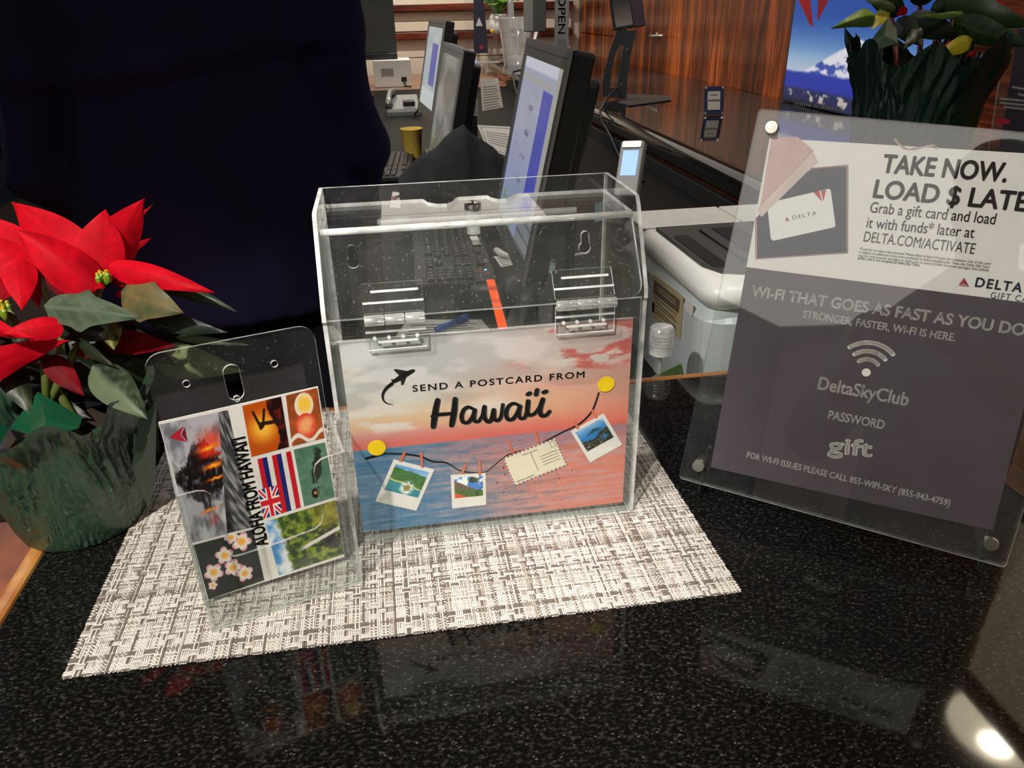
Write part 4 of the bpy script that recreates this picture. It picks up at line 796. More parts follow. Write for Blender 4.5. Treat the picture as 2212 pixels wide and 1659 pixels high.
for i, hp in enumerate(heads):
    q = Vector((PX+(i-1.5)*.012, PY, .088)); md = (q+hp)/2+Vector((.01, .012, .01)); MB().tube([q, md, hp], [.004, .0035, .003], 7).build('stem', 'stem_green', p1, wpos=True, smooth=True)
    b = MB()
    for k in range(9):
        r_ = random.uniform(.001, .008); th = random.random()*6.3; c_ = hp+Vector((r_*math.cos(th), r_*math.sin(th), random.uniform(0, .006)))
        b.lathe([(.0008, -.006), (.0020, -.003), (.0023, 0), (.0010, .0022)], c_, 7, 0); b.lathe([(.0013, .0018), (.0013, .0036), (.0002, .0040)], c_, 6, 1)
    b.build('cyathia', ('cyathia_green', 'cyathia_yellow'), p1, wpos=True, kind='stuff')
Lf = lambda *a, **k: leaf(p1, *a, **k)
# bracts behind
Lf((170, 575, .62), (332, 441, .66), 26, 10, .05, name='bract'); Lf((240, 560, .63), (330, 513, .66), 24, 0, .05, name='bract')
Lf((200, 590, .61), (24, 436, .63), 128, -18, .04, .15, RED, RED2, name='bract')
Lf((205, 600, .60), (309, 428, .62), 118, 22, .05, .25, RED, RED2, name='bract', tip=.04)
Lf((208, 588, .595), (228, 451, .60), 112, 0, .05, .12, RED, RED2, name='bract', base_w=.12)
Lf((212, 622, .585), (30, 492, .565), 112, 14, .10, .55, RED, (176, 4, 26), name='bract', base_w=.10)
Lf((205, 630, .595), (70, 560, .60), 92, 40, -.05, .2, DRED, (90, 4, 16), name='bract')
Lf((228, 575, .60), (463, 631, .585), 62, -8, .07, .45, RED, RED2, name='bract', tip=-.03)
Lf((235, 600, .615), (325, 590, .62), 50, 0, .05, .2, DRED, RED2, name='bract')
Lf((60, 565, .60), (-60, 462, .62), 100, 0, .06, .2, RED, RED2, name='bract'); Lf((70, 600, .59), (-40, 500, .59), 92, 20, .05, .2, RED, RED2, name='bract')
Lf((40, 560, .585), (48, 672, .565), 76, 0, .08, .3, RED, RED2, name='bract', base_w=.2); Lf((60, 570, .60), (86, 668, .59), 46, 30, .03, .2, DRED, RED2, name='bract')
Lf((0, 650, .59), (-50, 560, .60), 90, 0, .05, .2, RED2, DRED, name='bract'); Lf((20, 640, .60), (10, 540, .60), 70, -20, .05, .2, RED2, DRED, name='bract')
Lf((136, 706, .575), (4, 720, .555), 58, 8, .10, .25, RED, RED2, name='bract', base_w=.2)
Lf((-70, 690, .57), (70, 730, .555), 44, 20, .05, .5, RED, RED2, name='bract')
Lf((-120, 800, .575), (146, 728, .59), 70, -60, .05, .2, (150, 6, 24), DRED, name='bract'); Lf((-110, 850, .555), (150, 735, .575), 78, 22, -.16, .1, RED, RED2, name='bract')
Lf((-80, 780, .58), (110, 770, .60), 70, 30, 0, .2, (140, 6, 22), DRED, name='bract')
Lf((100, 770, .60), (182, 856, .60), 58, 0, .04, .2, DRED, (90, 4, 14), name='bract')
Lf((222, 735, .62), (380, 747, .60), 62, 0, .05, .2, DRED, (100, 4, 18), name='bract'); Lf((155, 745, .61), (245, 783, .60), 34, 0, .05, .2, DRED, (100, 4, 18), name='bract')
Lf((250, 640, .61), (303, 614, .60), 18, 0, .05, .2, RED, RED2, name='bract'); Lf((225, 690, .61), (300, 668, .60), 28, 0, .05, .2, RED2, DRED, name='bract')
Lf((222, 615, .59), (206, 625, .58), 20, 0, .3, .2, RED, RED2, name='bract')
# green leaves
G = dict(m='leaf', name='leaf')
Lf((96, 662, .580), (308, 686, .560), 82, -10, .05, .22, (84, 98, 80), (60, 76, 58), lobes=.35, vein=(120, 130, 108), **G)
Lf((262, 632, .595), (398, 676, .580), 96, 0, .06, .12, (108, 96, 62), (72, 78, 50), lobes=.2, vein=(130, 100, 60), **G)
Lf((296, 590, .635), (515, 674, .62), 50, -10, .10, .3, (40, 60, 38), DG, vein=(90, 100, 70), **G)
Lf((315, 686, .61), (492, 718, .60), 50, 10, .07, .3, (46, 56, 44), DG, **G); Lf((380, 728, .62), (542, 746, .62), 20, 0, .08, .3, (70, 88, 50), GRN, **G)
Lf((330, 770, .70), (528, 802, .69), 84, 0, .10, .25, (112, 128, 84), (80, 98, 62), vein=(150, 160, 120), **G)
Lf((200, 790, .585), (320, 906, .565), 92, 0, .05, .35, (56, 72, 52), DG, vein=(150, 164, 130), side_col=(96, 110, 84), **G)
Lf((232, 690, .60), (247, 757, .585), 52, 0, .08, .3, (60, 66, 30), (130, 130, 50), **G); Lf((170, 740, .595), (250, 793, .58), 30, 20, .08, .3, (34, 44, 26), DG, **G)
Lf((110, 700, .60), (260, 730, .59), 60, 0, .04, .2, (24, 34, 22), DG, **G); Lf((90, 780, .63), (250, 860, .62), 80, 0, .04, .2, (20, 28, 20), DG, **G); Lf((60, 720, .64), (310, 800, .66), 90, 0, .02, .1, (16, 24, 16), DG, **G)  # near-black leaves here and below carry the plant's inner shade in their colour
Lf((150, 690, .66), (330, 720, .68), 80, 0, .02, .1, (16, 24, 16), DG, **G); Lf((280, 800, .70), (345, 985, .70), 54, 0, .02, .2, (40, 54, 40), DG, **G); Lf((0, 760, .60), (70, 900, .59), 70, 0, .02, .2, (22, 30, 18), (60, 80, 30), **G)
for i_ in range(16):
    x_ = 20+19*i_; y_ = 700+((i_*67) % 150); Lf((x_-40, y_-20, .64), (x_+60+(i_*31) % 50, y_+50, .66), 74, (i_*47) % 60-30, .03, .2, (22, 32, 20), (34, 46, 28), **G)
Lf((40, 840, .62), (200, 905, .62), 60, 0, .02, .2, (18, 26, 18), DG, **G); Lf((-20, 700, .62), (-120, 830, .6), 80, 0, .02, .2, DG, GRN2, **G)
# ---- second plant
PX2, PY2 = .845, .735; D2 = 1.37
p2 = thing('poinsettia', 'poinsettia in dark green foil behind the tilted sign, mostly out of frame above', 'potted plant', (PX2, PY2, .0005))
foil(p2, PX2, PY2, .070, .106, .285, 8, 'foil_dark', 7)
MB().lathe([(.060, .002), (.063, .004), (.076, .19), (.073, .195), (.001, .195)], (PX2, PY2, 0), 24).build('pot', 'black_plastic', p2, wpos=True, smooth=False)
MB().lathe([(.072, .193), (.05, .197), (.001, .199)], (PX2, PY2, 0), 20, caps=False).build('soil', 'soil', p2, wpos=True)
foil_tip(p2, [(1862, 96, 1.27), (1878, 92, 1.27), (1918, 38, 1.28), (1936, 60, 1.28), (1940, 92, 1.27), (1890, 110, 1.26)], 'foil_green'); foil_tip(p2, [(1824, 58, 1.33), (1824, 90, 1.33), (1850, 190, 1.34), (1880, 150, 1.33), (1846, 84, 1.31)], 'foil_dark'); foil_tip(p2, [(2160, 92, 1.30), (2132, 108, 1.29), (2100, 150, 1.27), (2135, 130, 1.29)], 'foil_dark')
L2 = lambda *a, **k: leaf(p2, *a, **k)
for x, y in ((1985, -60), (2040, -110), (1900, -90), (2100, -60)):
    hp = at(x, y, 1.36); q = Vector((PX2+(x-2000)/4000, PY2, .2)); MB().tube([q, (q+hp)/2+Vector((.01, .0, 0)), hp], [.005, .0045, .004], 7).build('stem', 'stem_red', p2, wpos=True, smooth=True)
for x0, x1, yy in ((2000, 2040, 120), (2030, 2060, 100), (2060, 2075, 95)): MB().tube([at(x0, yy+40, 1.33), at((x0+x1)/2+6, yy-10, 1.31), at(x1, yy-90, 1.31)], .003, 6).build('stem', 'stem_red', p2, wpos=True, smooth=True)
L2((1892, 36, 1.30), (1794, 62, 1.24), 44, 12, .14, .35, (58, 84, 30), (44, 66, 26), side_col=(132, 164, 62), **G); L2((1918, 20, 1.32), (1880, 66, 1.28), 32, 0, .05, .1, (176, 168, 30), (140, 140, 30), **G)
L2((1935, 20, 1.30), (1868, 2, 1.29), 24, 20, .1, .3, (70, 84, 50), GRN, **G); L2((2100, 32, 1.30), (1975, 36, 1.27), 18, 0, .12, .3, (110, 144, 62), (70, 96, 40), **G)
L2((2040, 2, 1.30), (2235, 60, 1.25), 66, 0, .12, .3, (40, 66, 30), (30, 50, 26), **G); L2((2060, 46, 1.28), (2228, 100, 1.24), 62, 10, .10, .3, (38, 60, 34), (28, 46, 26), vein=(90, 120, 80), **G)
L2((2100, 85, 1.27), (2022, 122, 1.25), 40, 0, .06, .2, (168, 160, 34), (140, 130, 30), **G); L2((1960, 40, 1.30), (2080, 80, 1.29), 60, 0, .05, .2, (26, 38, 24), DG, **G); L2((1990, 60, 1.27), (1950, 108, 1.25), 30, 0, .05, .2, (22, 34, 22), DG, **G)
L2((1940, 40, 1.31), (1990, 100, 1.29), 50, 0, .05, .2, (30, 42, 26), DG, **G); L2((2010, 100, 1.26), (2062, 150, 1.24), 34, 20, .2, .3, (96, 100, 56), (60, 70, 40), **G)
L2((2075, -6, 1.30), (2175, 10, 1.28), 30, 0, .1, .3, (196, 40, 40), RED2, name='bract'); L2((2060, 90, 1.28), (2030, 108, 1.27), 14, 0, .1, .3, DRED, RED2, name='bract'); L2((2110, 112, 1.27), (2085, 122, 1.26), 14, 0, .1, .3, DRED, RED2, name='bract'); L2((1960, 18, 1.31), (1935, 34, 1.3), 22, 0, .1, .3, DRED, RED2, name='bract')
for i in range(22):       # the crown continues above the frame
    th = i/22*6.283*2.3; rr = 90+60*random.random(); x = 1990+rr*math.cos(th)*1.2; y = -110+50*math.sin(th)-random.random()*60; red = i % 3 != 0
    L2((1990+20*math.cos(th), -90+20*math.sin(th), 1.36), (x, y, 1.36+.12*math.sin(th*1.7)), 60, random.uniform(-40, 40), .08, .25, RED if red else (44, 66, 36), RED2 if red else DG, m='bract' if red else 'leaf', name='bract' if red else 'leaf')
for a_, b_, c_ in (((1950, 30), (1850, -40), 50), ((2000, 10), (1985, -60), 60), ((2060, 0), (2160, -50), 60), ((2010, 20), (2080, 20), 50), ((1935, 10), (1925, -50), 44)):
    L2((*a_, 1.33), (*b_, 1.30), c_, 0, .08, .25, (36, 54, 30), DG, **G)
# ================================================================ people
def remesh(o, vox, it=3, disp=None):
    """fuse overlapping volumes of one mesh into a single continuous skin"""
    m = o.modifiers.new('r', 'REMESH'); m.mode = 'VOXEL'; m.voxel_size = vox; m.use_smooth_shade = True
    s = o.modifiers.new('s', 'SMOOTH'); s.iterations = it; s.factor = .6
    dg = bpy.context.evaluated_depsgraph_get(); me = bpy.data.meshes.new_from_object(o.evaluated_get(dg)); o.modifiers.clear(); old = o.data; o.data = me; me.name = old.name; bpy.data.meshes.remove(old)
    if not me.materials: me.materials.append(MATS['skin'])
    if disp:
        v = np.empty(len(me.vertices)*3, np.float32); me.vertices.foreach_get('co', v); v = disp(v.reshape(-1, 3)); me.vertices.foreach_set('co', v.astype(np.float32).ravel()); me.update()
    me.polygons.foreach_set('use_smooth', [True]*len(me.polygons)); return o
def ell(cx, cy, z, rx, ry, n=20, p=2.3):
    out = []
    for k in range(n):
        t = 2*PI*k/n; c, s = math.cos(t), math.sin(t); out.append(Vector((cx+rx*math.copysign(abs(c)**(2/p), c), cy+ry*math.copysign(abs(s)**(2/p), s), z)))
    return out
def capsule(b, pts, rs, n=12):
    pts = [Vector(p) for p in pts]; d0 = (pts[0]-pts[1]).normalized(); d1 = (pts[-1]-pts[-2]).normalized()
    b.tube([pts[0]+d0*rs[0]*.8]+pts+[pts[-1]+d1*rs[-1]*.8], [rs[0]*.4]+list(rs)+[rs[-1]*.4], n)
def person(label, loc, yaw, arms, clothes, torso, scale=1.0, disp=None, head_tilt=0, group=None):
    M = Matrix.Translation(loc) @ Matrix.Rotation(yaw, 4, 'Z') @ Matrix.Scale(scale, 4)
    t = thing('person', label, 'person', M)
    jm, tm = clothes
    b = MB(); b.loft([ell(0, -.005*0, z, rx*.93, ry*.92) for z, rx, ry in torso])
    for s in (-1, 1):
        capsule(b, [(s*.085, 0, .92), (s*.09, .01, .50), (s*.09, -.01, .09)], [.078, .052, .036]); b.tube([(s*.09, -.06, .05), (s*.09, .02, .05), (s*.095, .14, .035)], [.03, .038, .025], 10)
    b.tube([(0, .0, 1.50), (0, .008, 1.58), (0, .016, 1.64)], [.062, .056, .055], 14)
    hz = 1.695; rings = []
    for z, rx, fy, by in ((-.115, .030, .055, -.0), (-.10, .045, .078, .015), (-.07, .060, .088, .045), (-.03, .071, .092, .078), (.01, .076, .092, .092), (.05, .077, .090, .098), (.085, .068, .074, .090), (.11, .048, .048, .066), (.122, .020, .02, .03)):
        rings.append([Vector((rx*math.cos(a), .012+(fy if math.sin(a) > 0 else by)*math.sin(a), hz+z)) for a in [2*PI*k/18 for k in range(18)]])
    b.loft(rings); b.tube([(0, .095, hz+.02), (0, .116, hz-.018), (0, .100, hz-.032)], [.008, .014, .010], 8)      # nose
    for s in (-1, 1): b.tube([(s*.072, .008, hz+.03), (s*.086, .0, hz+.012), (s*.080, .008, hz-.03)], [.008, .014, .007], 7); b.tube([(s*.028, .100, hz-.058), (0, .105, hz-.060)], [.005, .008], 6)
    for a in arms:
        capsule(b, [a['s'], a['e'], a['w']], [.042, .032, .026]); w = Vector(a['w']); f = Vector(a['f']).normalized(); up = Vector(a.get('up', (0, 0, 1))); sd = f.cross(up).normalized()*a.get('side', 1); nr = sd.cross(f)
        b.tube([w, w+f*.03, w+f*.085], [.027, .034, .030], 12, flat=.5, up=nr)
        for k, (o_, ln) in enumerate(((-.028, .070), (-.009, .080), (.010, .076), (.028, .060))):
            p0 = w+f*.07+sd*o_; cu = nr*-a.get('curl', .3); p1 = p0+(f+cu*.4).normalized()*ln*.5; p2_ = p1+(f+cu*1.6).normalized()*ln*.35; p3 = p2_+(f+cu*3).normalized()*ln*.28; b.tube([p0, p1, p2_, p3], [.0098, .0092, .0085, .0070], 8)
        q0 = w+f*.028-sd*.022; q1 = q0+(f*.5-sd*.8+nr*-.2).normalized()*.035; q2 = q1+(f*.9-sd*.3+nr*-.3).normalized()*.03; b.tube([q0, q1, q2], [.013, .0105, .009], 8)
    body = b.build('body', 'skin', t); remesh(body, .0062, 4)
    j = MB(); j.loft([ell(0, 0, z, rx, ry, 28) for z, rx, ry in torso])
    for a in arms:
        s, e, w = Vector(a['s']), Vector(a['e']), Vector(a['w']); we = e.lerp(w, a.get('sleeve', .86)); capsule(j, [s, s.lerp(e, .5), e, e.lerp(we, .5), we], a.get('r', [.070, .058, .052, .047, .042]), 16)
    jk = j.build('jacket' if jm.startswith('navy') else 'shirt', jm, t); remesh(jk, .0095, 6, disp)
    tr = MB()
    for s in (-1, 1): tr.loft([ell(s*x, y, z, r, r*1.1) for x, y, z, r in ((.086, 0, 1.0, .095), (.088, 0, .82, .092), (.09, .0, .50, .072), (.09, -.005, .2, .064), (.09, -.01, .06, .062))])
    tr.loft([ell(0, 0, 1.05, .165, .118), ell(0, 0, .95, .175, .125), ell(0, 0, .84, .15, .105)]); tt = tr.build('trousers', tm, t); remesh(tt, .012, 5)
    for s in (-1, 1): sh_ = MB().loft([ell(s*.092, .03+.0*z, z, rx, ry) for z, rx, ry in ((.0, .045, .135), (.02, .047, .138), (.045, .044, .12), (.075, .040, .07), (.095, .042, .058))]).build('shoe', 'shoe_leather', t, smooth=True)
    hr = MB(); rings = []
    for z, rx, fy, by in ((-.06, .066, -.03, .082), (-.02, .077, -.01, .094), (.02, .082, .02, .100), (.06, .084, .072, .105), (.09, .077, .078, .098), (.12, .055, .055, .072), (.133, .02, .02, .03)):
        rings.append([Vector((rx*math.cos(a), .010+(fy if math.sin(a) > 0 else by)*math.sin(a), hz+z)) for a in [2*PI*k/18 for k in range(18)]])
    hr.loft(rings).build('hair', 'hair', t, smooth=True)
    for s in (-1, 1): MB().lathe([(.001, .0), (.007, .001), (.009, .004), (.001, .006)], (s*.028, .094, hz+.008), 10, axis=(0, 1, 0)).build('eye', 'ink_white', t, smooth=True)
    return t
def cl_disp(v):
    x, y, z = v[:, 0], v[:, 1], v[:, 2]; back = (y < -.02)
    cr = np.exp(-((z-1.262-.02*np.sin(x*9))/.010)**2)-.8*np.exp(-((z-1.285-.02*np.sin(x*9))/.018)**2); torso = sm(.24, .17, np.abs(x)); y2 = y+back*cr*.010*torso
    cr2 = np.exp(-((z-1.17+.03*np.sin(x*7+1))/.02)**2); y2 = y2-back*cr2*.003*torso
    vent = back*(z < 1.13)*(z > .9)*sm(.045, .041, x)*sm(-.25, -.05, x)*sm(1.13, 1.08, z); y2 = y2-vent*.006
    fl = (fbm(x*9+5, z*5+5, 3)-.5)*.014; return np.stack([x+fl*.3*np.sign(x), y2+fl*back, z+0*z], 1)
person('person with their back turned in a long dark navy suit jacket, standing behind the counter', (-.305, .66, FLOOR), .03,
       [dict(s=(.150, 0, 1.45), e=(.208, .0, 1.155), w=(.175, .21, 1.03), f=(-.1, 1, -.25), side=-1, r=[.062, .058, .050, .046, .044]), dict(s=(-.165, 0, 1.45), e=(-.222, -.01, 1.14), w=(-.19, .20, 1.03), f=(.1, 1, -.25), side=1, r=[.062, .060, .052, .046, .044])],
       ('navy_cloth', 'navy_cloth_dark'), [(.945, .198, .150), (.99, .203, .152), (1.05, .200, .150), (1.12, .188, .142), (1.20, .166, .130), (1.26, .154, .124), (1.33, .158, .126), (1.42, .165, .120), (1.48, .150, .105), (1.525, .105, .085), (1.555, .068, .066)], 1.0, cl_disp)
person('person taking the photograph in a pale grey shirt, standing in front of the counter', (-.12, -1.04, FLOOR), -.12,
       [dict(s=(.175, .02, 1.42), e=(.235, .14, 1.15), w=(.125, .36, 1.27), f=(-.45, .3, .45), side=-1, sleeve=.5, curl=.8, r=[.066, .062, .058, .056, .054]), dict(s=(-.175, .02, 1.42), e=(-.225, .15, 1.15), w=(-.04, .36, 1.27), f=(.45, .3, .45), side=1, sleeve=.5, curl=.8, r=[.066, .062, .058, .056, .054])],
       ('shirt_grey', 'olive_cloth'), [(.93, .178, .130), (1.05, .178, .130), (1.18, .170, .128), (1.32, .180, .128), (1.42, .185, .122), (1.48, .155, .10), (1.525, .10, .08), (1.555, .068, .066)], 1.0)

# ================================================================ machines and small things behind the counter
def dep(p): return float((np.array(p)-CAM)@c_f)
def monitor(A, B, H_, lab, fn, tilt=12, m='screen_glow', bez='grey_plastic', extra=None, group=None):
    """A, B: far and near top front corners"""
    A, B = Vector(A), Vector(B); zt_ = (A.z+B.z)/2; A.z = B.z = zt_; ex = (B-A).normalized(); sd = Vector((0, 0, 1)).cross(ex); tl = math.radians(tilt); n0 = ex.cross(Vector((0, 0, 1)))
    ey = Vector((0, 0, 1))*math.cos(tl)-n0*math.sin(tl); L_ = (B-A).length; O = A-ey*H_; M = frame(O, ex, ey)
    base = O+ex*L_/2-n0*.06; base.z = DZ+.001; t = thing('monitor', lab, 'monitor', Matrix.Translation(base))
    c = MB().rbox((0, 0, -.030), (L_, H_, 0), .006, M=M).build('casing', 'black_plastic', t, wpos=True)
    MB().rbox((.04, .03, -.055), (L_-.04, H_-.03, -.0305), .012, M=M).build('rear_cover', 'black_plastic', c, wpos=True)
    vt = MB()
    for k in range(14): vt.box((L_*.25+k*L_*.035, H_-.085, -.057), (L_*.25+k*L_*.035+.006, H_-.04, -.0555), 0, M)
    vt.build('vents', 'dark_plastic', c, wpos=True, kind='stuff')
    w = .018; MB().plate([(0, 0), (L_, 0), (L_, H_), (0, H_)], .004, [[(w, w+.012), (L_-w, w+.012), (L_-w, H_-w-.008), (w, H_-w-.008)]], z0=.0002, mi=0, ei=0, M=M).build('bezel', bez, t, wpos=True)
    MB().box((w*.5, H_-.013, .0043), (L_-w*.3, H_-.012, .0046), M=M).build('bezel_groove', 'ink_black', t, wpos=True)
    U0, V0, U1, V1 = w, w+.012, L_-w, H_-w-.008; q = [M @ Vector((a, b, .0012)) for a, b in ((U0, V0), (U1, V0), (U1, V1), (U0, V1))]
    U, V = np.meshgrid(np.linspace(0, 1, 90), np.linspace(0, 1, 90)); q = np.array([list(p) for p in q]); pts = q[0]*((1-U)*(1-V))[..., None]+q[1]*(U*(1-V))[..., None]+q[2]*(U*V)[..., None]+q[3]*((1-U)*V)[..., None]
    grid_mesh('screen', pts-np.array(base), fn(U, V), 90, 90, m, t)
    bc = M @ Vector((L_/2, H_*.45, -.056)); MB().tube([bc, Vector((bc.x+.015, bc.y, bc.z-.06)), Vector((base.x+.03, base.y, DZ+.012))], [.022, .024, .026], 10, flat=.6).build('neck', 'black_plastic', t, wpos=True)
    MB().rbox((base.x-.07, base.y-.09, DZ+.0006), (base.x+.06, base.y+.09, DZ+.013), .03).build('stand_base', 'black_plastic', t, wpos=True); return t, M
def scr3(U, V):
    n = fbm(U*6, V*8, 3); c = mixc(C(168, 172, 192), C(150, 160, 196), sm(.6, .2, V)); c = c*np.ones(U.shape+(3,)); c = mixc(c, C(150, 150, 172), (np.abs((V*34) % 1-.5) < .2)*(vnoise(U*60, V*34, 5) > .55)*(U < .55)*(U > .06)*(V > .35)*.55)
    c = mixc(c, C(206, 208, 222), (V > .94)*1.); c = mixc(c, C(176, 170, 150), (V > .87)*(V < .91)*(U < .8)*.6); blk = (U > .62)*(U < .86)*(V > .20)*(V < .86); c = mixc(c, mixc(C(70, 72, 200), C(84, 90, 176), sm(.2, .5, V)), blk*1.); c = mixc(c, C(172, 170, 160), (U > .88)*1.)
    c = mixc(c, C(130, 134, 138), (U > .60)*(V < .18)*1.); c = mixc(c, C(60, 70, 90), (U > .60)*(V < .19)*((np.abs((V*14) % 1-.5) > .42))*1.); c = mixc(c, C(110, 150, 120), sm(.5, .6, fbm(U*16, V*16, 9))*sm(.22, .1, V)*(U < .5)); c = mixc(c, C(96, 98, 130), ((np.abs(U-.4) < .07)*((V*7 % 1) < .22)*(V > .25)*(V < .8))*(vnoise(U*70, V*70, 8) > .4)*.8); return c  # green patches at lower left paint foliage reflected in the glass
def scr2(U, V): n = fbm(U*3, V*4, 13); c = mixc(C(132, 130, 120), C(176, 178, 172), sm(.35, .75, n+.25*(1-V)*V*2)); c = mixc(c, C(120, 118, 112), sm(.1, .0, np.hypot((U-.6)/1.8, (V-.72))-.12)*.7); return mixc(c, C(110, 96, 70), sm(.25, .0, V)*.6)  # grey gradient paints the reflected light that washes out this screen
def scr1(U, V): n = fbm(U*5, V*7, 23); c = mixc(C(168, 176, 182), C(200, 210, 210), n); c = mixc(c, C(96, 98, 176), ((U > .42)*(U < .82)*(V > .28)*(V < .80))*.9); return mixc(c, C(205, 214, 212), (V < .22)*1.)
monitor(P(1143, 82, 1, .866), P(1240, 107, 1, .507), .315, 'nearest staff monitor, pale lavender screen with a deep blue block', scr3)
tm_, MM = monitor(P(960, 90, 1, 1.98), P(1004, 107, 1, 1.53), .34, 'second staff monitor from the front, grey washed-out screen', scr2, m='screen_dim')
monitor(P(929, 38, 1, 2.62), P(964, 46, 1, 2.25), .32, 'farthest staff monitor, pale screen with a violet block', scr1)
# keyboards
def keyboard(M, lab, blue=False, group=None):
    t = thing('keyboard', lab, 'keyboard', M, group=group); W_, D_ = .445, .165      # local x along the length, y away from the typist
    MB().rbox((0, 0, 0), (W_, D_, .018), .008).build('key_tray', 'dark_plastic', t)
    rows = [(.026, [(.010, .022, 3), (.08, .105, 1), (.190, .022, 3)]), (.046, [(.010, .045, 1), (.058, .0185, 10), (.246, .03, 1)]), (.0655, [(.010, .032, 1), (.044, .0185, 12)]), (.085, [(.010, .028, 1), (.040, .0185, 12), (.265, .014, 1)]), (.1045, [(.010, .0185, 13), (.252, .028, 1)]), (.133, [(.010, .0185, 1), (.040, .0185, 12)])]
    n = 0
    def key(x, y, w, h=.0165):
        nonlocal n; MB().loft([[Vector((x+a*(w-.0025)+dx, y+b_*h+dy, z_)) for a, b_, dx, dy in ((0, 0, i_, i_), (1, 0, -i_, i_), (1, 1, -i_, -i_), (0, 1, i_, -i_))] for z_, i_ in ((.0185, 0), (.0235, .0016))]).build('key', 'key_plastic', t); n += 1
    for y, grp in rows:
        for x, w, k in grp:
            for q in range(k): key(x+q*w, y, w)
    for q in range(3):
        for y in (.085, .1045): key(.292+q*.0185, y, .0185)
        key(.292+q*.0185, .026, .0185); key(.292+q*.0185, .133, .0185)
    key(.3105, .046, .0185)
    for q in range(4):
        for y in (.026, .046, .0655, .085, .1045): key(.358+q*.0185, y, .0185)
    pr = MB()
    for c in [c for c in t.children if c.name.startswith('key') and 'tray' not in c.name]:
        v = c.data.vertices[4].co; pr.box((v.x+.003, v.y+.006, .0236), (v.x+.0075, v.y+.010, .02375))
    pr.build('key_letters', 'label_grey', t, kind='stuff')
    MB().rbox((.30, .146, .0181), (.325, .158, .0188), .002).build('emblem', 'silver_plastic', t)
    if blue: MB().lathe([(.0028, 0), (.0028, .0012), (.0005, .0016)], (.372, .148, .018), 12).build('status_light', 'status_blue', t)
    return t
ka = P(1075, 616, 2, DZ+.01); kb = P(1036, 497, 2, DZ+.01)      # long rear edge: numpad end is nearest
ex = (ka-kb); ex.z = 0; ex.normalize(); kO = ka-ex*.445; Mk = frame(Vector((kO.x, kO.y, DZ+.001)), ex, Vector((0, 0, 1)).cross(ex)); Mk.translation = Mk.translation-Vector(Mk.col[1][:3])*.165
keyboard(Mk, 'nearest black keyboard with a blue status light, seen through the clear box', True)
q = P(862, 385, 2, DZ+.01); keyboard(Matrix.Translation((q.x-.03+.165*.6, q.y+.42, DZ+.001)) @ Matrix.Rotation(-PI/2-.08, 4, 'Z') @ Matrix.Translation((0, -.165, 0)), 'second black keyboard farther along the desk, beside the yellow cup')
# mouse
q = P(1045, 668, 2, DZ); t = thing('mouse', 'black computer mouse on the desk in front of the nearest keyboard', 'mouse', (q.x, q.y+.02, DZ+.001))
MB().loft([[Vector((.055*k*math.cos(a), .031*k*math.sin(a), z)) for a in [2*PI*i/20 for i in range(20)]] for k, z in ((.94, 0), (1, .006), (.97, .018), (.82, .030), (.5, .037), (.1, .039))]).build('shell', 'black_plastic', t, smooth=True)
MB().lathe([(.008, -.003), (.009, 0), (.008, .003)], (-.028, 0, .035), 12, axis=(0, 1, 0)).build('wheel', 'dark_plastic', t)
# black cloth
def cloth():
    nx, ny = 70, 46; U, V = np.meshgrid(np.linspace(0, 1, nx), np.linspace(0, 1, ny)); a = P(862, 402, 1, 1.38); b = P(1098, 372, 1, 1.38); c = P(1004, 272, 1, 1.46)
    x = a.x+(b.x+.06-a.x)*U; pk = (c.x-a.x)/(b.x+.06-a.x); rid = np.where(U < pk, (U/pk)**.85, np.clip(1-(U-pk)/(1-pk), 0, 1)**1.1); base = DZ+.004; top = a.z+(c.z-a.z)*rid
    z = base+(np.maximum(top, base+.02)-base)*np.sin(PI*np.clip(V, 0, 1)*.62+.0)/1.0; y = 1.356+.16*V; f = fbm(U*7+V*2, V*3, 5); z = base+(z-base)*(.92+.14*f)+.006*np.sin(U*24+V*5)*np.sin(PI*V); y = y+.02*(fbm(U*5, V*4, 8)-.5)
    z = np.maximum(z, base); o = grid_mesh('black_cloth', np.stack([x, y, z], -1), np.zeros(U.shape+(3,)), nx, ny, 'black_cloth', smooth=True); s = o.modifiers.new('thickness', 'SOLIDIFY'); s.thickness = .003; return tag(o, 'crumpled black cloth heaped on the desk between the monitors', 'cloth')
cloth()
# cups, phone, papers
q = P(893, 340, 2, DZ); r_ = 23*dep(q)/CF; t = thing('cup', 'yellow paper cup on the staff desk beside the second monitor', 'cup', (q.x, q.y, DZ))
MB().lathe([(r_*.74, .001), (r_*.76, .003), (r_, .100), (r_*1.04, .101), (r_*1.04, .104), (r_*.97, .104), (r_*.72, .006), (.001, .005)], (q.x, q.y, DZ), 28, caps=False).build('cup_wall', 'yellow_cup', t, wpos=True, smooth=True)
q = P(872, 246, 2, DZ); t = thing('desk_phone', 'silver and black desk telephone at the far end of the staff desk', 'telephone', (q.x, q.y, DZ))
s = .0; MB().loft([[Vector((q.x+sx*.085, q.y+sy*.09, z)) for sx, sy in ((-1, -1), (1, -1), (1, 1), (-1, 1))] for z in (DZ+.001, DZ+.02)]+[[Vector((q.x+sx*.078, q.y+sy*.085, DZ+(.035 if sy < 0 else .085))) for sx, sy in ((-1, -1), (1, -1), (1, 1), (-1, 1))]]).build('phone_base', 'silver_plastic', t, wpos=True)
MB().tube([(q.x-.075, q.y-.08, DZ+.05), (q.x-.07, q.y-.03, DZ+.085), (q.x-.06, q.y+.03, DZ+.105), (q.x-.045, q.y+.09, DZ+.100)], [.022, .014, .014, .022], 10).build('handset', 'silver_plastic', t, wpos=True, smooth=True)
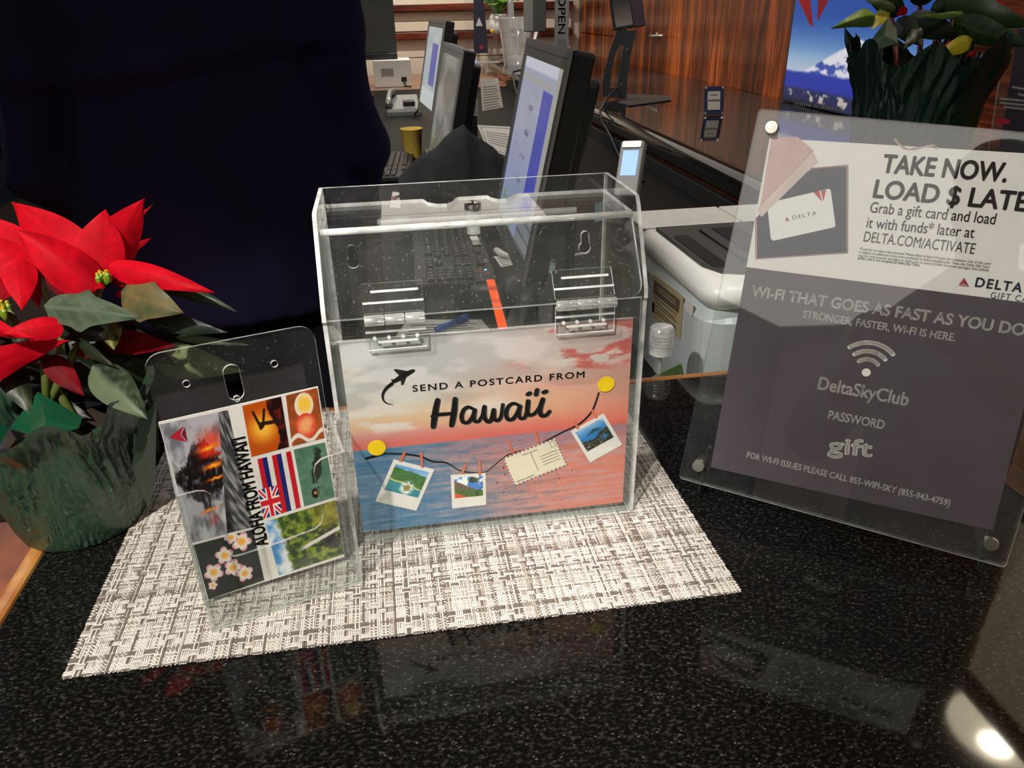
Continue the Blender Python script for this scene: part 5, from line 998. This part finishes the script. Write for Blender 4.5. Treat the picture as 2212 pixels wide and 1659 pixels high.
MB().rbox((q.x+.0, q.y-.06, DZ+.050), (q.x+.06, q.y+.05, DZ+.066), .004).build('keypad', 'dark_plastic', t, wpos=True)
MB().tube([(q.x+.05, q.y-.10, DZ+.005), (q.x+.09, q.y-.16, DZ+.06), (q.x+.08, q.y-.2, DZ+.02), (q.x+.04, q.y-.22, DZ+.006)], .004, 6).build('cord', 'black_plastic', t, wpos=True, smooth=True)
def card(name, pts, m, lab, cat, th=.002, lines=None, lm='ink_grey', frame_=None, **kw):
    """pts: (px,py,depth) x4 BL BR TR TL"""
    q = [at(*p) if not isinstance(p, Vector) else p for p in pts]; M = frame(q[0], q[1]-q[0], q[3]-q[0]); Mi = M.inverted(); l = [(Mi @ v).xy for v in q]
    o = MB().plate([p[:] for p in l], th, z0=-th, mi=0, ei=0).build(name, m); o.matrix_world = M; tag(o, lab, cat, **kw)
    bl = lambda u, v: (l[0]*(1-u)*(1-v)+l[1]*u*(1-v)+l[2]*u*v+l[3]*(1-u)*v)[:]
    if lines: flat('print', [[bl(a, b), bl(c, b), bl(c, d), bl(a, d)] for a, b, c, d in lines], .0003, lm, o)
    return o, bl
hl = lambda n, v0=.1, v1=.9, a=.1, c=.9, h=.35: [(a, v0+(v1-v0)*k/n, c-(k*7 % 3)*.06, v0+(v1-v0)*(k+h)/n) for k in range(n)]
card('laminated_sheet', [(1052, 322, 2.25), (1130, 350, 2.2), (1118, 236, 2.42), (1031, 270, 2.42)], 'paper_white', 'white laminated instruction sheet propped behind the nearest monitor', 'sheet', lines=hl(6, .3, .8, .15, .85, .25)+[(.06, .06, .94, .075), (.06, .92, .94, .935), (.06, .06, .075, .93)])
card('tent_card', [(1042, 240, 3.0), (1087, 232, 3.0), (1076, 170, 3.05), (1037, 170, 3.05)], 'cream_card', 'cream tent card with fine print below the ledge, above the laminated sheet', 'card', lines=hl(9, .05, .8, .1, .9, .3))
card('barcode_label', [(1017, 250, 2.44), (1033, 250, 2.44), (1031, 211, 2.44), (1014, 211, 2.44)], 'label_grey', 'small pale barcode label on the black computer case behind the second monitor', 'label', lines=[(k/9, .08, k/9+.04+.02*(k % 3), .92) for k in range(1, 8)])
t = thing('computer_case', 'black computer case standing behind the second monitor', 'computer', at(1012, 300, 2.62))
q = at(1012, 300, 2.58); q.y += .02; MB().rbox((q.x-.03, q.y, DZ+.001), (q.x+.035, q.y+.22, DZ+.35), .006).build('case', 'black_plastic', t, wpos=True); MB().box((q.x+.0355, q.y+.002, DZ+.27), (q.x+.038, q.y+.012, DZ+.34)).build('status_strip', 'light_blue_glow', t, wpos=True)
# items seen through the box
def deskcard(name, px4, m, lab, cat, z=.0015, **kw):
    q = [P(x, y, 2, DZ+z) for x, y in px4]; return card(name, q, m, lab, cat, th=.001, **kw)
deskcard('notepad', [(842, 448), (896, 450), (884, 418), (848, 414)], 'paper_white', 'white notepad under the pencil, at the edge of the black cloth', 'notepad')
a, b_ = P(848, 428, 2, DZ+.007), P(884, 417, 2, DZ+.007); t = thing('pencil', 'short orange pencil with pink eraser lying on the notepad', 'pencil', a)
MB().tube([a.lerp(b_, .35), b_], .0055, 6).build('pencil_shaft', 'pencil_orange', t, wpos=True); MB().tube([a.lerp(b_, .1), a.lerp(b_, .35)], .0058, 8).build('ferrule', 'chrome', t, wpos=True); MB().tube([a, a.lerp(b_, .1)], .0055, 8).build('pencil_eraser', 'eraser', t, wpos=True)
deskcard('paper_note', [(850, 734), (1062, 716), (1040, 690), (880, 690)], 'paper_white', 'loose white paper under the blue pen, just behind the clear box', 'paper', lines=hl(4, .2, .8), z=.0012)
a, b_ = P(942, 712, 2, DZ+.008), P(1010, 684, 2, DZ+.008); t = thing('pen', 'blue pen lying on the loose white paper', 'pen', a); MB().tube([a, a.lerp(b_, .85)], .005, 10).build('barrel', 'blue_plastic', t, wpos=True, smooth=True); MB().tube([a.lerp(b_, .7), b_], .0064, 10).build('pen_cap', 'blue_plastic', t, wpos=True, smooth=True)
deskcard('white_pad', [(1083, 577), (1116, 570), (1106, 556), (1066, 553)], 'paper_white', 'small white pad with writing beside the keyboard edge', 'notepad', lines=hl(4))
deskcard('paper_strip', [(1112, 521), (1158, 532), (1150, 524), (1132, 515)], 'paper_white', 'white paper scrap lying near the monitor foot', 'paper'); deskcard('teal_card', [(1148, 593), (1190, 590), (1208, 572), (1192, 566)], 'teal_plastic', 'teal card lying on the desk by the grey scanner', 'card')
t = thing('cable', 'white cable curving across the desk behind the clear box', 'cable', P(1065, 541, 2, DZ)); MB().tube([P(x, y, 2, DZ+.0095) for x, y in ((1072, 541), (1085, 549), (1100, 553), (1130, 552), (1150, 560), (1200, 559), (1260, 548))], [.008, .008, .0045, .0035, .0035, .0035, .0035], 8).build('cable_run', 'white_plastic', t, wpos=True, smooth=True)
q = P(1128, 694, 2, DZ); t = thing('barcode_scanner', 'dark grey handheld scanner lying on the desk behind the clear box', 'scanner', (q.x, q.y, DZ))
MB().loft([[Vector((q.x+dx+.028*k*math.cos(a), q.y+dy+.03*k*math.sin(a), DZ+z)) for a in [2*PI*i/14 for i in range(14)]] for dx, dy, z, k in ((0, 0, .001, 1), (0, .0, .03, 1.1), (.0, .02, .055, 1.2), (0, .03, .07, .7))]).build('head', 'dark_plastic', t, wpos=True, smooth=True)
MB().tube([(q.x, q.y, DZ+.03), (q.x-.03, q.y-.07, DZ+.02), (q.x-.04, q.y-.12, DZ+.018)], [.018, .015, .016], 10).build('handle', 'grey_plastic', t, wpos=True, smooth=True)
MB().tube([(q.x-.04, q.y-.12, DZ+.018), (q.x-.02, q.y-.16, DZ+.005), (q.x+.05, q.y-.15, DZ+.004), (q.x+.09, q.y-.05, DZ+.004)], .003, 6).build('cord', 'black_plastic', t, wpos=True, smooth=True)
# printer
def printer():
    x0, y0, x1, y1 = .303, .300, .672, .665; zb, zs, zt_ = DZ+.002, .047, .084; t = thing('printer', 'white and grey laser printer with a dark top tray, right of the clear box', 'printer', ((x0+x1)/2, (y0+y1)/2, DZ))
    MB().rbox((x0+.002, y0+.002, zb), (x1-.002, y1, zs), .035, n=6).build('body', 'printer_grey', t, wpos=True)
    c = MB().rbox((x0, y0, zs+.0015), (x1, y1, zt_), .036, n=7).build('top_cover', 'white_plastic', t, wpos=True); auto(c, 50)
    MB().box((x0+.06, y0-.0008, zb+.02), (x0+.0615, y0+.004, zs-.006)).build('panel_joint', 'ink_grey', t, wpos=True)
    p = [P(x, y, 2, zt_) for x, y in ((1392, 498), (1512, 597), (1535, 603), (1620, 595), (1640, 500), (1430, 496))]
    q = [(p_.x, p_.y) for p_ in p]; ys = max(a[1] for a in q); dk_ = MB().plate([(x0+.022, ys-.005), (x0+.022, y0+.075), (x0+.035, y0+.045), (x0+.06, y0+.035), (x1-.02, y0+.035), (x1-.02, ys-.005)], .005, z0=zt_+.0004, mi=0, ei=0).build('top_tray', 'printer_dark', t, wpos=True)
    MB().rbox((x0+.028, y0+.055, zt_+.0056), (x0+.05, y0+.20, zt_+.0066), .006).build('tray_slot', 'ink_black', dk_, wpos=True)
    MB().rbox((x0+.075, y0+.07, zt_+.0056), (x1-.03, ys-.03, zt_+.010), .01).build('tray_ramp', 'printer_dark', dk_, wpos=True); MB().box((x0+.09, y0+.10, zt_+.0101), (x0+.13, y0+.21, zt_+.0110)).build('paper_guide', 'ink_black', dk_, wpos=True)
    MB().rbox((x0+.004, ys+.004, zt_+.0004), (x0+.16, y1-.01, zt_+.004), .004).build('rear_cover', 'white_plastic', t, wpos=True); MB().rbox((x0+.163, ys+.004, zt_+.0004), (x1-.01, y1-.01, zt_+.004), .004).build('rear_cover', 'white_plastic', t, wpos=True)
    M = frame((x0+.0015, 0, 0), (0, -1, 0), (0, 0, 1))     # left face, seen from the aisle
    fq = lambda x, y: on_frame(M, x, y)
    st = MB().plate([fq(*a) for a in ((1409, 681), (1470, 733), (1477, 641), (1470, 634), (1412, 592))], .0006, M=M, z0=.0006, mi=0, ei=0).build('sticker', 'beige_sticker', t, wpos=True)
    def fp(name, pts, m, z): b = MB(); b.add([M @ Vector((*fq(*a), z)) for a in pts], [tuple(range(len(pts)))]); return b.build(name, m, st, wpos=True)
    fp('label_band', ((1413, 633), (1468, 677), (1471, 648), (1415, 604)), 'brown_print', .0014); fp('label_box', ((1410, 672), (1415, 676), (1416, 655), (1411, 651)), 'ink_black', .0014); fp('label_box', ((1452, 711), (1459, 716), (1460, 705), (1453, 700)), 'ink_black', .0014)
    for k in range(5): fp('label_line', ((1416, 640+k*8), (1464-4*(k % 2), 679+k*8), (1464-4*(k % 2), 681.5+k*8), (1416, 642.5+k*8)), 'brown_print', .0014)
    for k in range(2): fp('label_line', ((1422, 618+k*7), (1462, 650+k*7), (1462, 652.5+k*7), (1422, 620.5+k*7)), 'beige_sticker', .0016)
    s2 = MB().plate([fq(*a) for a in ((1318, 590), (1362, 628), (1366, 545), (1320, 510))], .0006, M=M, z0=.0006, mi=0, ei=0).build('sticker', 'beige_sticker', t, wpos=True)
    b = MB(); b.add([M @ Vector((*fq(*a), .0014)) for a in ((1321, 537), (1363, 572), (1364, 552), (1322, 520))], [(0, 1, 2, 3)]); b.add([M @ Vector((*fq(*a), .0014)) for a in ((1329, 588), (1346, 603), (1347, 592), (1329, 578))], [(0, 1, 2, 3)]); b.add([M @ Vector((*fq(*a), .0014)) for a in ((1352, 595), (1359, 600), (1360, 582), (1353, 577))], [(0, 1, 2, 3)]); b.build('label_print', 'brown_print', s2, wpos=True)
    MB().plate(rrect(*fq(1480, 668), *fq(1499, 658), .003), .0005, M=M, z0=.0006, mi=0, ei=0).build('power_button', 'white_plastic', t, wpos=True)
printer()
# pump bottle
q = P(1429, 733, 1, .284); r_ = 26*dep(q)/CF; t = thing('bottle', 'clear plastic bottle with ribbed frosted cap beside the printer', 'bottle', (q.x, q.y, DZ+.0005))
zc = q.z; zt0 = P(1429, 706, 1, .284).z; b = MB(); pr = [(r_*.95, zc-.018)]
for k in range(4): z_ = zc-.006+k*.004; pr += [(r_, z_), (r_*1.03, z_+.001), (r_*1.03, z_+.002), (r_, z_+.003)]
pr += [(r_, zt0-.002), (r_*.9, zt0), (.001, zt0-.002)]; auto(b.lathe(pr, (q.x, q.y, 0), 28).build('bottle_cap', 'frosted', t, wpos=True), 30)
MB().lathe([(.001, DZ+.002), (.030, DZ+.002), (.032, DZ+.008), (.032, zc-.055), (.026, zc-.035), (.012, zc-.022), (.012, zc-.017)], (q.x, q.y, 0), 28, caps=False).build('bottle_body', 'acrylic_holder', t, wpos=True, smooth=True)
MB().tube([(q.x, q.y, zc-.02), (q.x+.004, q.y, DZ+.02)], .0022, 6).build('dip_tube', 'frosted', t, wpos=True)
t2 = card('green_card', [P(1410, 815, 1, .272), P(1478, 812, 1, .272), P(1472, 786, 1, .272), P(1464, 790, 1, .272)], 'green_card', 'green paper corner standing between the counter edge and printer', 'card')
# under-ledge payment terminal with cable
q = at(1362, 350, 1.85); M = frame(q+Vector((-.038, 0, -.055)), (1, -.75, .10), (.22, .55, 1)) @ Matrix.Scale(.84, 4); t = thing('card_terminal', 'grey card payment terminal with bright blue screen below the ledge', 'payment terminal', Matrix.Translation((q.x, q.y+.03, DZ+.001)))
MB().rbox((0, -.03, -.03), (.072, .135, 0), .008, M=M).build('shell', 'grey_plastic', t, wpos=True); MB().rbox((.012, .03, .0004), (.06, .105, .0014), .002, M=M).build('screen', 'light_blue_glow', t, wpos=True); MB().rbox((.006, .112, .0003), (.066, .133, .004), .004, M=M).build('reader_slot', 'silver_plastic', t, wpos=True)
a = M @ Vector((.036, .02, -.03)); MB().tube([a, (a.x+.01, a.y+.02, (a.z+DZ)/2), (q.x, q.y+.04, DZ+.01)], .012, 10).build('pole', 'black_plastic', t, wpos=True); MB().lathe([(.05, 0), (.05, .006), (.014, .012)], (q.x, q.y+.04, DZ+.0012), 20).build('foot_plate', 'black_plastic', t, wpos=True)
deskcard('teal_folder', [(1285, 480), (1325, 470), (1312, 430), (1285, 440)], 'teal_plastic', 'teal folder lying on the desk behind the nearest monitor', 'folder')
# ================================================================ on the ledge
q = P(1390, 214, 2, 0); K = Vector((1.0, 2.88, 0)); t = thing('tablet_stand', 'black metal tablet stand with a slotted neck on the far granite ledge', 'tablet stand', K)
bp = [P(1334, 222, 2, .004), P(1360, 228, 2, .004), P(1450, 216, 2, .004), P(1446, 206, 2, .004), P(1356, 203, 2, .004)]; b = MB(); M0 = Matrix.Identity(4); b.plate([(p.x, p.y) for p in bp], .004, z0=.0005, mi=0, ei=0); b.build('base_plate', 'dark_plastic', t, wpos=True)
yy = 2.90; pts = [P(x, y, 1, yy) for x, y in ((1322, 218), (1320, 190), (1325, 150), (1337, 110), (1352, 66))]; wds = [.050, .052, .055, .056, .056]
fr = []; D3 = dep(pts[2])
b = MB()
L_ = [P(x, y, 1, yy) for x, y in ((1301, 209), (1300, 180), (1308, 140), (1320, 100), (1332, 66))]; R_ = [P(x, y, 1, yy) for x, y in ((1353, 213), (1354, 180), (1358, 140), (1366, 100), (1374, 66))]
iL = [P(x, y, 1, yy) for x, y in ((1317, 190), (1321, 150), (1330, 112), (1338, 96))]; iR = [P(x, y, 1, yy) for x, y in ((1333, 190), (1338, 150), (1344, 112), (1347, 98))]
Mn = frame((0, yy, 0), (1, 0, 0), (0, 0, 1)); xy = lambda v: (v.x, v.z)
b.plate([xy(v) for v in R_]+[xy(v) for v in reversed(L_)], .004, [[xy(v) for v in iL]+[xy(v) for v in reversed(iR)]], M=Mn, mi=0, ei=0); b.build('neck', 'steel_grey', t, wpos=True)
for x, y in ((1355, 108), (1342, 184), (1352, 62)): v = P(x, y, 1, yy-.004); MB().lathe([(.007, 0), (.007, .003), (.003, .006)], v, 10, axis=(0, -1, 0)).build('bolt', 'chrome', t, wpos=True)
qa = P(1326, 66, 1, yy-.01); qb = P(1396, 55, 1, yy-.01); tb = thing('tablet', 'black tablet with a dark blue edge mounted on the slotted stand, cut off above', 'tablet', (qa.x, yy, qa.z))
Mt = frame(qa, qb-qa, (-.03, .3, 1)); MB().rbox((0, 0, -.012), ((qb-qa).length*.62, .26, 0), .008, M=Mt).build('case', 'black_plastic', tb, wpos=True); MB().rbox(((qb-qa).length*.62+.001, .002, -.02), ((qb-qa).length, .26, -.002), .006, M=Mt).build('side_grip', 'sheet_navy', tb, wpos=True); MB().rbox((.01, .012, .0002), ((qb-qa).length*.6, .25, .0012), .002, M=Mt).build('screen', 'tablet_screen', tb, wpos=True)
t = thing('cable', 'black cable hanging from the tablet stand over the rounded ledge', 'cable', K+Vector((-.1, 0, .02)))
MB().tube([P(1334, 190, 1, yy-.02), P(1312, 212, 1, 2.75), P(1296, 240, 1, 2.5)]+[P(x, y, 0, .785) for x, y in ((1300, 262), (1318, 292), (1335, 330))]+[at(1350, 360, 2.0), at(1388, 392, 1.9)], .005, 7).build('cable_run', 'black_plastic', t, wpos=True, smooth=True)
M = frame(P(1521, 248, 1, 2.3), (1, -.15, 0), (.12, .3, 1)); sF = dep(M.translation)/CF; o = MB().rbox((0, 0, -.006), (42*sF, 58*sF, 0), .003, M=M).build('small_placard', 'ink_navy'); tag(o, 'small dark framed placard with cream card standing on the ledge by the wood wall', 'placard')
MB().box((7*sF, 10*sF, .0003), (34*sF, 48*sF, .0012), M=M).build('card_insert', 'cream_card', o, wpos=True)
b = MB(); b.box((8*sF, 27*sF, .0014), (33*sF, 31*sF, .0017), M=M); b.box((12*sF, 39*sF, .0014), (28*sF, 41*sF, .0017), M=M); b.build('print', 'ink_grey', o, wpos=True)
for u, v in ((3, 3), (39, 3), (3, 55), (39, 55)): MB().lathe([(.005, 0), (.004, .003)], M @ Vector((u*sF, v*sF, 0)), 8, axis=M.col[2][:3]).build('screw_cap', 'nickel', o, wpos=True)
# mountain poster
MPy = frame((1.596, 2.62, .003), (0, -1, 0), (0, 0, 1)); gp = lambda x, y: on_frame(MPy, x, y)
po2 = MB().rbox((0, 0, -.012), (.95, 1.25, 0), .002, n=1).build('mountain_poster', 'gift_navy'); po2.matrix_world = MPy; tag(po2, 'tall backlit poster of a snowy mountain under a blue sky, leaning at the wood wall', 'poster')
def mount(U, V):
    x = U*.95; z = V*1.25; n = fbm(x*14, z*20, 3, 6); n2 = fbm(x*30, z*40, 9, 5)
    c = mixc(C(150, 190, 226), C(40, 84, 170), sm(.12, .34, z)); c = mixc(c, C(190, 204, 222), sm(.22, .10, z)); c = mixc(c, C(28, 60, 150), sm(.3, .6, z)*.8)
    pk = .250-.36*np.abs(x-.50)+.016*(n-.5); mt = sm(.005, -.005, z-pk); sn_ = mixc(C(70, 90, 176), C(236, 234, 244), sm(.42, .60, fbm(x*16+z*20, z*26-x*8, 31)+.9*(z-.15)+.35*sm(.2, .5, x)-.02)); c = mixc(c, sn_, mt)
    c = mixc(c, C(50, 64, 172), sm(.122, .110, z+.01*(n-.5))); c = mixc(c, C(46, 50, 92), sm(.065, .045, z)); c = mixc(c, C(204, 190, 180), sm(.58, .66, n2)*sm(.052, .045, z)*sm(.005, .02, z)); c = mixc(c, C(36, 40, 60), sm(.018, .008, z)*(x < .45)); return c
paint_quad('poster_picture', [(.01, .006), (.94, .006), (.94, 1.24), (.01, 1.24)], .0004, 240, 300, mount, po2, 'poster_glow')
A0 = gp(1757, 56); flat('wing_emblem', [[gp(1757, 60), gp(1749, -20), gp(1724, -20), gp(1727, 4), (gp(1748, 50))]], .001, 'ink_red', po2); flat('wing_emblem', [[gp(1766, 46), gp(1788, 6), gp(1792, -20), gp(1768, -20)]], .001, 'ink_red', po2)
for r0, (xa, ya), (xb, yb), nn_ in ((0, (1716, 226), (1818, 240), 22), (1, (1712, 238), (1802, 251), 20)):
    pa, pb = Vector(gp(xa, ya)), Vector(gp(xb, yb)); hh = .010; b = []
    for k in range(nn_):
        if k in (9, 12): continue
        c_ = pa.lerp(pb, k/nn_); w_ = (pb-pa).length/nn_*.32; b.append([(c_.x, c_.y), (c_.x+w_, c_.y), (c_.x+w_*.9, c_.y+hh), (c_.x, c_.y+hh)])
        if k % 2: b.append([(c_.x, c_.y+hh*.8), (c_.x+w_*2, c_.y+hh*.8), (c_.x+w_*2, c_.y+hh), (c_.x, c_.y+hh)])
    flat('poster_caption', b, .001, 'label_grey', po2)
# navy sign at far right
q = P(2140, 362, 2, .0); M = frame((q.x, q.y, .012), (1, -.35, 0.08), (-.24, .16, 1)); sF = dep(M.translation)/CF
t = thing('sign_frame', 'clear acrylic stand with a navy printed sheet at the right edge behind the plant', 'sign holder', M.translation)
MB().plate(rrect(-.012, -.012, .26, .335, .004, 3), .003, M=M, z0=.001).build('front_sheet', ('acrylic_holder', 'acrylic_edge'), t, wpos=True); MB().plate(rrect(-.012, -.012, .26, .335, .004, 3), .003, M=M, z0=-.004).build('back_sheet', ('acrylic_thin', 'acrylic_edge'), t, wpos=True)
nv = MB().plate([(.012, 0), (.236, 0), (.236, .32), (.012, .32)], .0008, z0=-.0006, mi=0, ei=0).build('navy_notice', 'gift_navy'); nv.matrix_world = M; MATS['deep_navy'] = mat('deep_navy', (14, 20, 52), .5); nv.data.materials[0] = MATS['deep_navy']; tag(nv, 'navy blue notice about ways to access, in the right-hand acrylic stand', 'sign')
g2 = lambda x, y: on_frame(M, x, y)
text('lettering', 'WAYS TO ACCESS', g2(2165, 66), g2(2310, 52), .012, .0008, 'ink_white', nv, bold=.02)
for v, a, c_ in ((215, 2158, 2300), (224, 2158, 2296), (233, 2168, 2290), (190, 2186, 2260), (205, 2198, 2250)):
    pa, pb = Vector(g2(a, v)), Vector(g2(c_, v+14)); flat('text_line', [[pa[:], pb[:], (pb+Vector((0, .005)))[:], (pa+Vector((0, .005)))[:]]], .0008, 'label_grey', nv)
flat('red_tab', [[g2(2150, 268), g2(2180, 268), g2(2182, 258), g2(2152, 254)]], .001, 'ink_red', nv)
# farther along the ledge
def tall_sign(px, py, y, w, h, lab, fn):
    q = P(px, py, 1, y); M = frame((q.x-w/2, y, .008), (1, -.1, 0), (.0, .12, 1)); t = thing('sign_frame', lab, 'sign holder', M.translation); MB().plate(rrect(0, -.005, w, h, .01, 3), .006, M=M, z0=.001).build('front_sheet', ('acrylic_sign', 'acrylic_edge_bright'), t, wpos=True)
    MB().rbox((-.02, -.006, -.05), (w+.02, -.0055+.012, -.0075), .003, M=M, axis=0).build('base', 'acrylic_edge_bright', t, wpos=True); return M, t
M, t = tall_sign(1040, 108, 5.3, .22, .55, 'clear acrylic stand with a narrow navy card at the far end of the ledge', None)
nv = MB().plate([(.055, .06), (.16, .06), (.13, .5), (.07, .5)], .001, z0=-.001, mi=0, ei=0).build('navy_card', 'gift_navy'); nv.matrix_world = M @ Matrix.Translation((0, 0, -.006)); nv.data.materials[0] = MATS['deep_navy']; tag(nv, 'narrow navy card with a white triangle in the far acrylic stand', 'card'); flat('wing_emblem', [[(.075, .235), (.125, .235), (.10, .29)]], .001, 'ink_white', nv); flat('red_mark', [circle(.11, .10, .016, 10)], .001, 'ink_red', nv); MB().lathe([(.001, 0), (.014, .002), (.001, .006)], (.19, .20, .008), 10).build('yellow_tag', 'ball_yellow', nv)
q = P(1116, 138, 1, 4.3); t = thing('glass_vase', 'tall clear glass dispenser full of sparkling reflections on the far ledge', 'vase', (q.x, q.y, .0005))
MB().lathe([(.001, .002), (.085, .002), (.088, .01), (.075, .06), (.085, .15), (.105, .30), (.108, .31), (.102, .31), (.080, .15), (.070, .06), (.001, .012)], (q.x, q.y, 0), 24, caps=False).build('glass', 'bag_plastic', t, wpos=True, smooth=True)
MB().lathe([(.05, .012), (.05, .055), (.001, .056)], (q.x, q.y, 0), 18).build('liquid', 'frosted', t, wpos=True); MB().tube([(q.x-.03, q.y, .30), (q.x-.035, q.y, .75)], .045, 14, flat=.4).build('tall_panel', 'frosted', t, wpos=True, smooth=True)
q = P(1143, 140, 1, 3.9); t = thing('tablet_stand', 'dark tablet kiosk on a curved metal arm behind the nearest monitor, at the far ledge', 'tablet stand', (q.x, q.y, .0005))
MB().tube([(q.x, q.y, .006), (q.x+.01, q.y, .1), (q.x+.05, q.y+.02, .26)], [.03, .026, .022], 10, flat=.4).build('arm', 'chrome', t, wpos=True, smooth=True); MB().rbox((q.x-.07, q.y-.06, .0006), (q.x+.07, q.y+.07, .007), .02).build('base_plate', 'dark_plastic', t, wpos=True)
Mt = frame((q.x-.03, q.y-.01, .245), (1, -.2, 0), (-.12, .2, 1)); MB().rbox((0, 0, -.012), (.12, .3, 0), .006, M=Mt).build('tablet_back', 'black_plastic', t, wpos=True); MB().box((.0, .002, .0004), (.05, .29, .0016), M=Mt).build('side_grip', 'steel_grey', t, wpos=True)
MB().tube([(q.x-.02, q.y, .06), (q.x-.10, q.y-.05, .05), P(1112, 186, 1, 3.5), P(1122, 220, 1, 3.3)], .005, 6).build('cord', 'black_plastic', t, wpos=True, smooth=True)
q0 = P(1198, 96, 1, 3.7); q1 = P(1228, 98, 1, 3.7); M = frame((q0.x, 3.7, .0008), (1, 0, 0), (0, 0, 1)); wv = (q1-q0).x
o = MB().plate([(0, 0), (wv, 0), (wv, .62), (0, .62)], .004, z0=-.004, mi=0, ei=0).build('column_sign', 'silver_plastic'); o.matrix_world = M; tag(o, 'narrow silver upright sign with white letters running down it, on the ledge', 'sign')
zz = P(1212, 50, 1, 3.7).z; text('lettering', 'OPEN', (wv*.24, zz+.13), (wv*.24, zz-.05), wv*.5, .001, 'ink_white', o, bold=.03); flat('pictogram', [[(wv*.2, zz-.12), (wv*.8, zz-.12), (wv*.8, zz-.075), (wv*.2, zz-.075)]], .001, 'ink_grey', o); flat('pictogram', stroke([(wv*.25, zz+.17), (wv*.75, zz+.17), (wv*.75, zz+.22), (wv*.25, zz+.22), (wv*.25, zz+.17)], .006, sub=1), .001, 'ink_white', o)
MB().box((-.02, 0, -.05), (wv+.02, .006, .05)).build('foot', 'silver_plastic', o)
# back table things
q = P(856, 183, 1, 5.1); s5 = dep(q)/CF; t = thing('white_box', 'white electronics box with a black plug on the far wooden table', 'box', (q.x, 5.1, -.1195))
MB().rbox((q.x-46*s5, 5.1, -.1192), (q.x+34*s5, 5.35, -.1192+54*s5), .008).build('case', 'white_plastic', t, wpos=True); MB().box((q.x+12*s5, 5.094, -.085), (q.x+23*s5, 5.0998, -.085+9*s5)).build('plug', 'black_plastic', t, wpos=True); MB().tube([(q.x+17*s5, 5.09, -.08), (q.x+19*s5, 5.06, -.11), (q.x+30*s5, 5.02, -.112)], .006, 6).build('cord', 'black_plastic', t, wpos=True, smooth=True)
MB().plate([(q.x-30*s5, -.05), (q.x-4*s5, -.05), (q.x-4*s5, -.0), (q.x-30*s5, -.0)], .001, M=frame((0, 5.0999, 0), (1, 0, 0), (0, 0, 1)), mi=0, ei=0).build('label', 'label_grey', t, wpos=True)
zt5 = -.1192+54*s5+.0005; t = thing('grey_monitor', 'grey screen back with a dark lower band standing on the white box', 'monitor', (q.x-20*s5, 5.2, zt5)); 
MB().rbox((q.x-78*s5, 5.18, zt5+.04), (q.x+8*s5, 5.215, zt5+.37), .01).build('casing', 'steel_grey', t, wpos=True); MB().rbox((q.x-76*s5, 5.17, zt5+.0), (q.x+8*s5, 5.22, zt5+.0395), .006).build('lower_band', 'dark_plastic', t, wpos=True)
q = P(815, 20, 1, 5.15); b = MB(); r3 = []
for z, r in ((0, .10), (.03, .12), (.09, .115), (.14, .07), (.18, .03)): r3.append([Vector((q.x+r*(1+.25*random.random())*math.cos(a)*.9, 5.2+.5*r*(1+.3*random.random())*math.sin(a), zt5+.371+z)) for a in [2*PI*k/14 for k in range(14)]])
o = MB().loft(r3).build('plastic_bag', 'bag_plastic'); tag(o, 'crumpled clear plastic bag on top of the grey screen back', 'bag')
q = P(1078, 62, 1, 5.75); t = thing('potted_fern', 'bright green fern in a white pot in front of the cream back wall', 'potted plant', (q.x, 5.75, .1))
MB().lathe([(.001, .0), (.05, .0), (.075, .03), (.08, .10), (.06, .14), (.055, .14), (.06, .10)], (q.x, 5.75, q.z-.04), 20, caps=False).build('pot', 'white_plastic', t, wpos=True, smooth=True)
MB().lathe([(.001, .0), (.18, .0), (.18, .02), (.001, .02)], (q.x, 5.75, q.z-.061), 20).build('shelf_disc', 'shelf_wood', t, wpos=True)
for k in range(30):
    th = k*2.4; up_ = .10+.12*random.random(); rr = .15+.2*random.random(); c0 = Vector((q.x, 5.75, q.z+.09)); pts = [c0+Vector((rr*math.cos(th)*s_, rr*math.sin(th)*s_*.7, up_*math.sin(s_*2.2))) for s_ in (0, .25, .5, .75, 1)]; b = MB(); b.tube(pts, [.003, .003, .0025, .002, .001], 4)
    for i in range(1, 5):
        for s in (-1, 1): d = (pts[i]-pts[i-1]).normalized(); sd = d.cross(Vector((0, 0, 1))).normalized()*s; p = pts[i]; b.add([p, p+sd*.045-d*.01, p+sd*.03+d*.02, p+d*.012], [(0, 1, 2, 3)])
    b.build('frond', 'fern_green', t, wpos=True)
# lit onyx panel in a wooden frame on the counter, right edge of the picture
M = frame((.455, -.022, .0005), (0, -1, 0), (.0, .0, 1)); t = thing('light_panel', 'glowing cream panel in a light wooden frame standing at the right end of the counter', 'light panel', M.translation)
MB().rbox((.022, .022, -.016), (.348, .208, -.006), .001, n=1, M=M).build('onyx_pane', 'onyx_glow', t, wpos=True)
for lo, hi in (((0, 0, -.022), (.37, .0215, 0)), ((0, .2085, -.022), (.37, .23, 0)), ((0, .0218, -.022), (.0215, .2082, 0)), ((.3485, .0218, -.022), (.37, .2082, 0))): MB().rbox(lo, hi, .002, n=1, M=M).build('frame_rail', 'edge_wood', t, wpos=True)
